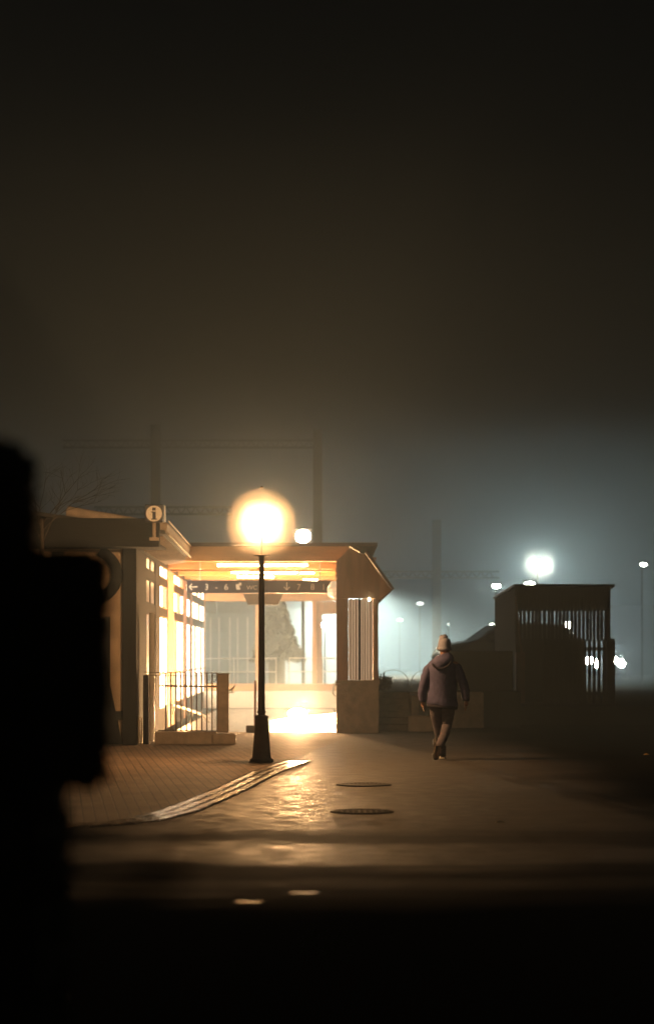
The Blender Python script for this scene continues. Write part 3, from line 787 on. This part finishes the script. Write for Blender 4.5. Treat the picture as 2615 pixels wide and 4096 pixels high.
# ---------------------------------------------------------------- behind the shelter
ct = thing('conifer', 'dark cone shaped conifer with bare trunk seen through the shelter', 'tree', (ax(1108, 70), 70, 0))
cX = ax(1108, 70)
m = MB(); m.tube([(cX, 70, 0), (cX, 70, 1.6), (cX, 70, 3.4)], [.28, .26, .06], 9); m.build('trunk', 'bark', ct)
m = MB(); pts = []; rg = random.Random(4)
m.lathe((cX, 70, 1.42), [(.62, 0), (.66, .15), (.5, .8), (.25, 1.6), (.04, 2.25)], 14)
for k in range(5200):
    z = rg.random() ** 1.3; r = (1.0 - z) * .80 + .04
    a = rg.uniform(0, 6.283); q = r * rg.uniform(.8, 1.06) * (1 + .07 * math.sin(a * 5 + z * 20))
    pts.append((cX + q * math.cos(a), 70 + q * math.sin(a), 1.36 + z * 2.4 - .1 * rg.random()))
leaf_cloud(m, pts, .13, rg); m.build('crown', 'conifer', ct)
ht = thing('plank_hut', 'dark plank hut behind the shelter to the left of the conifer', 'hut', (-2.6, 74, 0))
m = MB(); m.box(ax(816, 74), ax(1095, 74), 74, 77, 0, az(2452, 74)); m.box(ax(864, 74), ax(1095, 74), 74.002, 76.9, az(2452, 74) + .003, az(2380, 74)); m.build('wall', 'hut_board', ht)
for u in (842, 876, 919, 950, 990):
    MB().box(ax(u - 3, 74), ax(u + 3, 74), 73.96, 73.998, .02, az(2470, 74)).build('batten', 'pale_tile', ht)
m = MB(); m.box(ax(860, 74), ax(1100, 74), 73.9, 77.1, az(2380, 74) + .004, az(2370, 74)); m.build('roof', 'roof_dark', ht)

def gantry(name, label, masts, beams, Y, mw=.15):
    o = thing(name, label, 'gantry', (ax(masts[0][0], Y), Y, 0))
    for u, vt in masts:
        X = ax(u, Y); zt = az(vt, Y)
        m = MB(); m.box(X - mw, X + mw, Y - mw, Y - mw + .03, 0, zt); m.box(X - mw, X + mw, Y + mw - .03, Y + mw, 0, zt); m.box(X - .02, X + .02, Y - mw + .031, Y + mw - .031, 0, zt)
        m.build('mast', 'gantry_steel', o)
    for u0, u1, v in beams:
        x0, x1, z = ax(u0, Y), ax(u1, Y), az(v, Y)
        m = MB(); h = .11
        for s in (-h, h): m.box(x0, x1, Y - mw - .06, Y - mw - .01, z + s - .03, z + s + .03)
        k = x0
        while k + .3 < x1:
            m.tube([(k, Y - mw - .035, z - h), (k + .15, Y - mw - .035, z + h), (k + .3, Y - mw - .035, z - h)], .02, 4, False); k += .3
        m.build('cross_beam', 'gantry_steel', o)
    return o
gantry('catenary_gantry', 'faint steel railway gantry with two masts looming above the shelter', [(622, 1700), (1270, 1720)], [(255, 1262, 1778), (380, 930, 2044)], 68, .14)
gantry('catenary_mast', 'single steel mast with a thin cross arm in the bright fog', [(1746, 2080)], [(1530, 1995, 2300)], 77, .15)

# ---------------------------------------------------------------- lamps in the fog
def yard_lamp(u, v, Y, emi, r, label, g, flat=False, z0=0., cool=True, pole=True, shield=0):
    P = at(u, v, Y)
    o = thing('yard_lamp', label, 'lamp', (P.x, P.y, z0), g)
    if pole: MB().tube([(P.x, P.y + .35, z0), (P.x, P.y + .35, P.z - .1), (P.x, P.y + .28, P.z + .08), (P.x, P.y, P.z + .1)], [.03, .026, .022, .02], 8).build('pole', 'gantry_steel', o)
    else: MB().tube([(P.x, P.y + .2, z0), (P.x, P.y + .2, P.z)], .03, 6).build('pole', 'gantry_steel', o)
    hw = r * (.5 if emi == 'cool_big' else 1.6)
    MB().bbox(P.x - hw, P.x + hw, P.y - min(r, hw), P.y + min(r, hw), P.z + r * .75, P.z + r * 1.05, .01).build('head', 'gantry_steel', o)
    if shield: MB().lathe((P.x, P.y, P.z), [(shield, -.17), (shield, .10), (.1, .2), (.02, .22)], 20, True, False).build('shade', 'gantry_steel', o)
    if emi == 'cool_big': MB().ball((P.x, P.y, P.z - .05), .55, nu=22, nv=12).build('globe', 'pale_halo', o)  # mist ball added round the lens to widen its halo
    MB().ball(P, r * 1.3 if flat else r, r, r * .62 if flat else r, 12, 8).build('lens', emi, o)
    return o
yg = 'lamps glowing in the fog beyond the forecourt'
yard_lamp(2155, 2252, 72, 'cool_big', .12, 'largest cool white lamp glaring above the dark shed', yg, z0=.4)
yard_lamp(2118, 2337, 62, 'cool_mid', .11, 'cool lamp half hidden by the top edge of the shed roof', yg, True, z0=.4)
yard_lamp(1985, 2345, 70, 'cool_mid', .10, 'small flat lamp just left of the shed roof corner', yg, True, z0=.4)
yard_lamp(2573, 2258, 80, 'cool_small', .10, 'small lone lamp at the far right edge', yg, True, z0=.4)
yard_lamp(1680, 2415, 95, 'cool_far', .12, 'dim lamp in the fog just left of the steel mast', yg, True, z0=0)
yard_lamp(1599, 2480, 110, 'cool_far', .12, 'faintest low lamp in the fog nearest the shelter', yg, True, z0=0)
yard_lamp(1969, 2504, 70, 'cool_small', .09, 'bright lamp at the left edge of the shed above the parked car', yg, z0=.74)
yard_lamp(1793, 2497, 80, 'cool_dim', .035, 'tiny lamp low in the fog between mast and parked car', yg, z0=.74)
yard_lamp(1300, 2501, 72, 'cool_strong', .13, 'small bright lamp seen through the shelter right opening', yg, True, z0=0)
yard_lamp(2272, 2500, 56, 'cool_small', .09, 'lamp glaring through the gap between the shed slats', yg, z0=.4)
yard_lamp(1400, 2320, 76, 'cool_hidden', .13, 'shielded yard lamp behind the gabled right end of the shelter, seen only by its glow', yg, z0=0, shield=.42)
fl = thing('floodlight', 'bright white floodlight just above the shelter roof', 'floodlight', at(1212, 2600, 66))
P = at(1212, 2146, 66)
MB().tube([(P.x, P.y + .2, 0), (P.x, P.y + .2, P.z + .2)], .05, 8).build('pole', 'gantry_steel', fl)
MB().bbox(P.x - .27, P.x + .27, P.y + .02, P.y + .12, P.z - .25, P.z + .25, .02).build('housing', 'gantry_steel', fl)
MB().ball((P.x, P.y - .12, P.z), .22, .13, .19, 20, 10).build('lens', 'flood', fl)

# ---------------------------------------------------------------- cars
def car(loc, rot, label, name='parked_car', lights=False, h=1.62):
    o = thing(name, label, 'car', loc)
    def B(m, nm, mt, par=None):
        me_o = m.build(nm, mt)
        me_o.parent = par or o; return me_o
    L2, W2 = 2.2, .9
    side = [(-2.2, .35), (-2.22, .75), (-2.05, 1.0), (-1.15, 1.16), (-.55, h - .07), (-.2, h - .01), (.6, h), (1.6, h - .05), (2.05, 1.16), (2.2, 1.0), (2.22, .45), (2.1, .3), (-2.05, .28)]
    m = MB(); n = len(side); rings = []
    for w, s in ((-W2, .96), (-W2 * .92, 1.0), (W2 * .92, 1.0), (W2, .96)):
        rings.append([(x * (1 if abs(w) < W2 * .95 else .985), w * (1 - .16 * max(0, (z - 1.05)) / .55), z) for x, z in side])
    m.loft(rings, False, True)
    body = B(m, 'body', 'car_paint')
    for s in (-1, 1):
        m = MB(); y = s * W2
        def yy(z): return s * (W2 * (1 - .16 * max(0, (z - 1.05)) / .55) + .006)
        q = [(-1.0, 1.16), (-.5, h - .13), (.25, h - .07), (.25, 1.14)]; q2 = [(.33, 1.14), (.33, h - .07), (1.5, h - .11), (1.9, 1.16)]
        for pq in (q, q2): m.add([(x, yy(z), z) for x, z in pq] + [(x, yy(z) - s * .004, z) for x, z in pq], [(0, 1, 2, 3), (7, 6, 5, 4)])
        B(m, 'window', 'car_glass')
        for x in (-1.4, 1.4):
            m = MB(); m.tube([(x, s * .72, .33), (x, s * .91, .33)], .33, 20); wo = B(m, 'wheel', 'tyre')
            m = MB(); m.tube([(x, s * .90, .33), (x, s * .925, .33)], .2, 14); B(m, 'rim', 'rim', wo)
    m = MB(); m.add([(-1.08, -.78, 1.13), (-1.08, .78, 1.13), (-.50, .7, h - .09), (-.50, -.7, h - .09)], [(0, 1, 2, 3)]); B(m, 'windscreen', 'car_glass')
    for v in bpy.data.objects[o.name].children:
        if v.name.startswith('windscreen'): v.location = (-.03, 0, .02)
    for s in (-1, 1):
        m = MB()
        if lights:
            for dy, z in ((-.16, .86), (.16, .73)):
                m = MB(); m.ball((-2.2, s * .56 - dy, z), .07, .17, .16); B(m, 'headlight', 'headlight')
        else: m.ball((-2.16, s * .66, .74), .07, .15, .085); B(m, 'headlight', 'car_glass')
    for s in (-1, 1):
        m = MB(); m.bbox(-.95, -.8, s * .93, s * 1.07, 1.12, 1.24, .02); B(m, 'mirror', 'car_paint')
    o.rotation_euler = (0, 0, rot)
    return o
car((ax(2038, 58), 58.5, .74), R(8), 'dark parked car on the terrace between walker and shed').scale = (.88, .88, 1)
car((ax(2440, 100), 101, .38), R(80), 'oncoming car with glaring headlights behind the slatted fence', 'oncoming_car', True)

# ---------------------------------------------------------------- slatted shed and fence on the right
SH = 50.0
sh = thing('bicycle_shed', 'dark slatted shed with sloping roof on the right', 'shed', (ax(2250, SH), SH, .4))
x0, x1 = ax(2062, SH), ax(2440, SH); zt = az(2346, SH)
m = MB(); k = x0; rs = random.Random(9)
while k < x1 - .02:
    w = .068
    w = rs.uniform(.058, .074); dj = rs.uniform(0, .012)
    m.box(k, k + w, SH - dj, SH + .025 - dj, (.42 + rs.uniform(0, .06)) if k < ax(2330, SH) else az(2565, SH), zt - .01); k += w + rs.choice((.012, .018, .024, .034))
m.build('front_slats', 'shed_board', sh)
m = MB(); m.box(x0, x1, SH + .03, SH + .07, az(2444, SH), zt - .02); m.box(x0, ax(2332, SH), SH + .03, SH + .07, .42, az(2556, SH)); m.build('front_panel', 'shed_board', sh)
m = MB(); xl = ax(1978, 53); m.hexa([(x0, SH + .03, .42), (x0 + .05, SH + .06, .42), (xl + .05, 53, .42), (xl, 53, .42)], [(x0, SH + .03, zt - .02), (x0 + .05, SH + .06, zt - .02), (xl + .05, 53, az(2398, 53)), (xl, 53, az(2398, 53))])
m.build('side_wall', 'shed_board', sh)
m = MB(); xl2 = ax(1972, 53)
m.hexa([(x0 - .05, SH - .1, zt), (x1 + .1, SH - .1, zt), (x1 + .1, 53.1, az(2396, 53)), (xl2, 53.1, az(2396, 53))], [(x0 - .05, SH - .1, zt + .05), (x1 + .1, SH - .1, zt + .05), (x1 + .1, 53.1, az(2396, 53) + .05), (xl2, 53.1, az(2396, 53) + .05)])
m.build('roof', 'shed_roof', sh)
for x in (x0 + .03, x1 - .03):
    MB().box(x - .04, x + .04, SH + .075, SH + .15, .41, zt - .02).build('post', 'shed_board', sh)
sf = thing('slatted_fence', 'dark vertical slat fence lit from behind by headlights', 'fence', (ax(2400, 48.5), 48.5, .4))
m = MB(); k = ax(2180, 48.5)
while k < ax(2455, 48.5):
    q_ = random.uniform(-.02, .02); m.box(k, k + .072 + q_ * .4, 48.5 + q_ * .3, 48.53 + q_ * .3, .42, az(2560, 48.5) + q_); k += random.uniform(.098, .116)
m.build('slats', 'shed_board', sf)
for z in (.6, 1.6): MB().box(ax(2180, 48.5), ax(2455, 48.5), 48.541, 48.57, z, z + .07).build('rail', 'shed_board', sf)
for u in (2182, 2452):
    MB().box(ax(u, 48.5) - .04, ax(u, 48.5) + .04, 48.572, 48.66, .40, az(2555, 48.5)).build('post', 'shed_board', sf)
tag(MB().bbox(ax(2440, 118), ax(2800, 118), 118, 124, .40, az(2420, 118), .03).build('dark_hut', 'shed_board'), 'low dark hut far behind the slatted shed at the right edge', 'hut')
lpz = thing('leaning_pole', 'pale thin pole leaning against the shed front', 'pole', at(2085, 2612, 49.3))
MB().tube([at(2060, 2385, 49.6), at(2086, 2615, 49.2)], .022, 6).build('shaft', 'rusty', lpz)
MB().bbox(ax(2062, 49), ax(2098, 49), 48.95, 49.25, .41, az(2610, 49), .01).build('foot_box', 'rusty', lpz)

# ---------------------------------------------------------------- walking person, seen from behind
PX, PY = ax(1768, 31.1), 31.1
pe = thing('person', 'person in purple grey hooded jacket and pale bobble hat walking away', 'person', (PX, PY, 0))
def W(x, y, z): return Vector((PX + x, PY + y, z))
def skin_mesh(chains, name, mname, parent, sub=2):
    """chains: list of [(co, radius)...]; chain 0 root first; later chains start from ('ref', chain, idx)"""
    vs = []; es = []; rs = []; idx = {}
    for ci, ch in enumerate(chains):
        prev = None
        for k, it in enumerate(ch):
            if it[0] == 'ref': prev = idx[(it[1], it[2])]; idx[(ci, k)] = prev; continue
            co, r = it
            vs.append(co); rs.append(r if isinstance(r, tuple) else (r, r)); i = len(vs) - 1; idx[(ci, k)] = i
            if prev is not None: es.append((prev, i))
            prev = i
    me = bpy.data.meshes.new(name); me.from_pydata([tuple(v) for v in vs], es, [])
    o = bpy.data.objects.new(name, me); COL.objects.link(o)
    md = o.modifiers.new('s', 'SKIN'); md.use_smooth_shade = True
    for i, r in enumerate(rs): me.skin_vertices[0].data[i].radius = r
    me.skin_vertices[0].data[0].use_root = True
    s2 = o.modifiers.new('d', 'SUBSURF'); s2.levels = sub; s2.render_levels = sub
    dg = bpy.context.evaluated_depsgraph_get()
    nm = bpy.data.meshes.new_from_object(o.evaluated_get(dg))
    bpy.data.objects.remove(o)
    nm.materials.clear(); nm.materials.append(MATS[mname])
    base = WORLD_OF[parent.name]
    for v in nm.vertices: v.co -= base
    for pz in nm.polygons: pz.use_smooth = True
    o2 = bpy.data.objects.new(name, nm); COL.objects.link(o2); o2.parent = parent
    return o2
lw_, rw_ = W(-.275, .03, .86), W(.335, -.03, .88)
lh, rh = W(-.272, .045, .80), W(.338, -.02, .815)
body = [
 [(W(0, 0, .90), (.13, .10)), (W(0, .0, 1.08), (.13, .09)), (W(0, -.01, 1.28), (.15, .10)), (W(.01, 0, 1.42), (.07, .06)), (W(.03, .02, 1.50), (.05, .055)), (W(.04, .035, 1.58), (.068, .085)), (W(.045, .035, 1.66), (.072, .09)), (W(.045, .03, 1.715), (.045, .055))],
 [('ref', 0, 2), (W(-.185, -.01, 1.35), .055), (W(-.255, -.01, 1.12), .045), (lw_, .028), (lh, (.036, .018)), (W(-.27, .055, .765), (.036, .016))],
 [('ref', 0, 2), (W(.20, -.01, 1.38), .055), (W(.285, -.04, 1.13), .045), (rw_, .028), (rh, (.036, .018)), (W(.34, -.01, .78), (.036, .016))],
 [('ref', 0, 0), (W(-.09, .02, .82), .085), (W(-.055, .10, .47), .055), (W(.005, .20, .10), .04), (W(.01, .30, .035), .03)],
 [('ref', 0, 0), (W(.085, -.01, .82), .085), (W(.065, .02, .49), .055), (W(-.06, -.22, .20), .04), (W(-.085, -.12, .03), .03)],
]
# five fingers on each hand, slightly curled
for ci, side, h in ((1, -1, Vector((-.27, .055, .765))), (2, 1, Vector((.34, -.01, .78)))):
    for k, (dy, ln) in enumerate(((-.027, .062), (-.009, .075), (.009, .078), (.027, .07))):
        b = W(h.x, h.y + dy, h.z - .012)
        body.append([('ref', ci, 5), (b, .009), (b + Vector((-side * .006, .004, -ln * .5)), .0085), (b + Vector((-side * .022, .012, -ln * .92)), .007)])
    b = W(h.x - side * .008, h.y + .038, h.z + .02)
    body.append([('ref', ci, 4), (b, .010), (b + Vector((-side * .008, .022, -.028)), .009), (b + Vector((-side * .014, .030, -.052)), .0075)])
skin_mesh(body, 'body', 'skin', pe, 2)
# face details are turned away; ears and nose still modelled
def ring(cx, cy, z, rx, ry, n=28, tilt=0, wr=0, seed=0, front=0):
    out = []
    for k in range(n):
        a = 2 * math.pi * k / n
        q = 1 + wr * (math.sin(3 * a + seed) * .5 + math.sin(7 * a + seed * 2.3) * .35 + math.sin(13 * a + seed * 1.7) * .2)
        out.append(W(cx + rx * math.cos(a) * q, cy + ry * math.sin(a) * q, z + tilt * math.cos(a)))
    return out
m = MB()
secs = [(-.0, .0, .775, .215, .145, .02), (0, 0, .79, .222, .15, .02), (0, 0, .84, .218, .148, .012), (0, 0, .93, .212, .142, .008), (0, -.0, 1.02, .207, .14, .0), (0, -.005, 1.12, .206, .14, 0), (0, -.01, 1.22, .212, .143, 0), (.003, -.012, 1.31, .215, .138, 0), (.006, -.008, 1.38, .195, .115, .012), (.012, 0, 1.43, .135, .095, .015), (.02, .008, 1.47, .085, .085, .01), (.025, .01, 1.50, .075, .08, .0)]
m.loft([ring(a, b, z, rx, ry, 36, t * -1, .05 if i < 9 else .01, i * 1.3) for i, (a, b, z, rx, ry, t) in enumerate(secs)], True, False)
def sleeve(pts, rs, seed):
    P2 = []; R2 = []
    for i in range(len(pts) - 1):
        for k in range(5):
            t = k / 5; P2.append(pts[i].lerp(pts[i + 1], t)); r = rs[i] + (rs[i + 1] - rs[i]) * t
            R2.append(r * (1 + .07 * math.sin(i * 5 + k * 2.6 + seed)))
    P2.append(pts[-1]); R2.append(rs[-1])
    m.tube(P2, R2, 16)
sleeve([W(-.11, -.01, 1.365), W(-.198, -.01, 1.295), W(-.258, -.015, 1.10), W(-.285, .01, .96), W(-.278, .03, .855)], [.05, .074, .07, .063, .054], 1)
sleeve([W(.125, -.01, 1.385), W(.21, -.015, 1.31), W(.28, -.045, 1.12), W(.322, -.04, 1.0), W(.337, -.03, .87)], [.05, .074, .07, .063, .054], 2)
jk = m.build('jacket', 'jacket', pe)
m = MB(); m.loft([ring(0, 0, .778, .216, .146, 36, -.02, .03, 0), ring(0, 0, .765, .220, .150, 36, -.02, .03, 0), ring(0, 0, .742, .220, .150, 36, -.02, .03, 0), ring(0, 0, .735, .21, .143, 36, -.02, .03, 0)], True, False)
m.build('hem', 'jacket_dark', jk)
for pts, rr in (([W(-.278, .03, .858), W(-.276, .034, .83)], .05), ([W(.337, -.03, .872), W(.338, -.026, .845)], .05)):
    MB().tube(pts, rr, 14).build('cuff', 'jacket_dark', jk)
# hood lying on the upper back
m = MB()
rings = []
for i in range(9):
    t = i / 8; z = 1.515 - .205 * t; w = .085 + .075 * math.sin(math.pi * min(1, t * 1.05)) * 1.0; dpt = .10 + .055 * math.sin(math.pi * t)
    if i == 8: w *= .5
    rings.append([W(.01 - .02 * t + w * math.cos(2 * math.pi * k / 20) * (1 + .05 * math.sin(k * 2.1 + i)), -.055 - .045 * t + dpt * .62 * math.sin(2 * math.pi * k / 20), z + .022 * math.cos(2 * math.pi * k / 20)) for k in range(20)])
m.loft(rings, True, True); hood = m.build('hood', 'jacket', pe)
m = MB(); pts = []
for k in range(13):
    a = math.pi * (1.08 + .84 * k / 12); pts.append(W(-.015 + .135 * math.cos(a), -.135 - .03 * math.sin(a) * -1, 1.42 + .115 * math.sin(a) + .02 * math.cos(a)))
m.tube(pts, .014, 8); m.build('hood_edge', 'jacket_dark', hood)
# trousers
def leg(pts, rs, seed):
    P2 = []; R2 = []
    for i in range(len(pts) - 1):
        for k in range(6):
            t = k / 6; P2.append(pts[i].lerp(pts[i + 1], t)); r = rs[i] + (rs[i + 1] - rs[i]) * t
            R2.append(r * (1 + (.05 if i > 0 else .01) * math.sin(i * 6 * 1.9 + k * 2.2 + seed)))
    P2.append(pts[-1]); R2.append(rs[-1]); m.tube(P2, R2, 16)
m = MB()
m.loft([ring(0, 0, .97, .17, .12), ring(0, 0, .85, .185, .13), ring(0, 0, .76, .165, .12)], True, True)
leg([W(-.088, .01, .80), W(-.085, .04, .68), W(-.058, .11, .47), W(-.02, .17, .26), W(.008, .21, .09)], [.098, .092, .07, .064, .058], 0)
leg([W(.085, -.01, .80), W(.085, .0, .68), W(.070, .02, .49), W(.02, -.09, .34), W(-.062, -.215, .185)], [.098, .092, .072, .066, .058], 2)
m.build('trousers', 'denim', pe)
# hat
hc = W(.035, .03, 1.655)
m = MB()
m.loft([[Vector((hc.x + math.cos(2 * math.pi * k / 24) * rx, hc.y + math.sin(2 * math.pi * k / 24) * ry, hc.z + z)) for k in range(24)] for rx, ry, z in
        ((.088, .104, -.085), (.093, .11, -.06), (.094, .111, -.02), (.09, .106, .02), (.084, .097, .055), (.068, .08, .078), (.03, .036, .09))], True, True)
hat = m.build('knit_hat', 'knit', pe)
m = MB(); m.loft([[Vector((hc.x + math.cos(2 * math.pi * k / 24) * rx, hc.y + math.sin(2 * math.pi * k / 24) * ry, hc.z + z)) for k in range(24)] for rx, ry, z in
        ((.092, .108, -.09), (.100, .116, -.082), (.100, .117, -.05), (.093, .11, -.043))], True, False)
m.build('brim', 'knit', hat)
m = MB(); m.ball((hc.x - .012, hc.y - .01, hc.z + .09), .064, .06, .046, 12, 8, lambda d: 1 + .12 * math.sin(d.x * 14) * math.sin(d.z * 12)); m.build('bobble', 'knit', hat)
# boots
def boot(heel, toe, up, name, showsole):
    f = (toe - heel).normalized(); L_ = (toe - heel).length; sd = f.cross(up).normalized()
    m = MB(); rings = []
    for t, w, h in ((-.06, .028, .05), (.0, .04, .10), (.2, .043, .115), (.4, .043, .10), (.65, .05, .07), (.88, .047, .055), (1.02, .03, .035)):
        c = heel + f * (L_ * t); ringp = []
        for k in range(14):
            a = 2 * math.pi * k / 14
            ringp.append(c + sd * w * math.cos(a) + up * (h * .5 + h * .5 * math.sin(a)))
        rings.append(ringp)
    m.loft(rings, True, True)
    m.tube([heel + f * L_ * .18 + up * .06, heel + f * L_ * .14 + up * .17], [.052, .054], 14)
    b = m.build(name, 'boot', pe)
    m = MB(); outl = [(-.07, .026), (.02, .04), (.3, .038), (.65, .05), (.9, .046), (1.04, .022)]
    pl_ = [heel + f * L_ * t + sd * w for t, w in outl] + [heel + f * L_ * t - sd * w for t, w in reversed(outl)]
    n = len(pl_); vs = [q - up * .016 for q in pl_] + [q + up * .010 for q in pl_]
    m.add(vs, [tuple(range(n)), tuple(range(2 * n - 1, n - 1, -1))] + [(k, (k + 1) % n, (k + 1) % n + n, k + n) for k in range(n)])
    m.build('sole', 'tread' if showsole else 'sole_white', b)
    if showsole:
        for s2 in (-1, 1):
            P_ = []; R_ = []
            for i in range(29):
                t = .0 + i * .034; P_.append(heel + f * L_ * t + sd * s2 * .024 - up * .021); R_.append(.0045 + .010 * max(0, math.sin(i * math.pi / 2)) )
            MB().tube(P_, R_, 8).build('tread_row', 'pale_tile', b)
boot(W(.012, .19, .022), W(.035, .45, .022), Vector((0, 0, 1)), 'boot', False)
up2 = Vector((0, .78, .62)).normalized()
fd = Vector((-.06, .55, -.80)).normalized(); up2 = (up2 - fd * up2.dot(fd)).normalized()
hl = W(-.085, -.245, .205); boot(hl, hl + fd * .225, up2, 'boot', True)
# ears and nose keep the turned-away head a head
m = MB(); m.ball(W(-.035, .03, 1.575), .012, .02, .03); m.ball(W(.118, .03, 1.575), .012, .02, .03); m.build('ears', 'skin', pe)

# ---------------------------------------------------------------- haze
hz = MB().box(-60, 60, -4, 150, -3.3, 9.3).build('haze', 'iron')
hm = bpy.data.materials.new('haze'); hm.use_nodes = True; nt = hm.node_tree; nt.nodes.clear()
o = nt.nodes.new('ShaderNodeOutputMaterial'); v = nt.nodes.new('ShaderNodeVolumePrincipled')
v.inputs['Color'].default_value = (.60, .80, 1.0, 1); v.inputs['Density'].default_value = .0105; v.inputs['Anisotropy'].default_value = -0.35
nt.links.new(v.outputs[0], o.inputs['Volume'])
hz.data.materials.clear(); hz.data.materials.append(hm); tag(hz, kind='stuff')

# ---------------------------------------------------------------- night sky, faint moon, render settings
w = bpy.data.worlds.new('World'); scene.world = w; w.use_nodes = True
nt = w.node_tree; bg = nt.nodes['Background']
sky = nt.nodes.new('ShaderNodeTexSky'); sky.sky_type = 'NISHITA'; sky.sun_disc = False
sky.sun_elevation = R(20); sky.sun_rotation = R(150); sky.air_density = 1.5
nt.links.new(sky.outputs[0], bg.inputs['Color']); bg.inputs['Strength'].default_value = .0004
sd = bpy.data.lights.new('moon', 'SUN'); sd.energy = .002; sd.angle = R(10); sd.color = (.8, .9, 1)
so = bpy.data.objects.new('moon', sd); COL.objects.link(so); so.rotation_euler = (R(70), 0, R(-150))
scene.view_settings.view_transform = 'Standard'; scene.view_settings.look = 'None'
scene.view_settings.exposure = 0; scene.view_settings.gamma = 1
cy = scene.cycles
cy.use_denoising = True
try: cy.denoiser = 'OPENIMAGEDENOISE'
except Exception: pass
cy.max_bounces = 6; cy.diffuse_bounces = 2; cy.glossy_bounces = 3; cy.volume_bounces = 0; cy.transparent_max_bounces = 8
cy.sample_clamp_indirect = 3.0; cy.sample_clamp_direct = 0
cy.use_light_tree = True
cy.caustics_reflective = False; cy.caustics_refractive = False
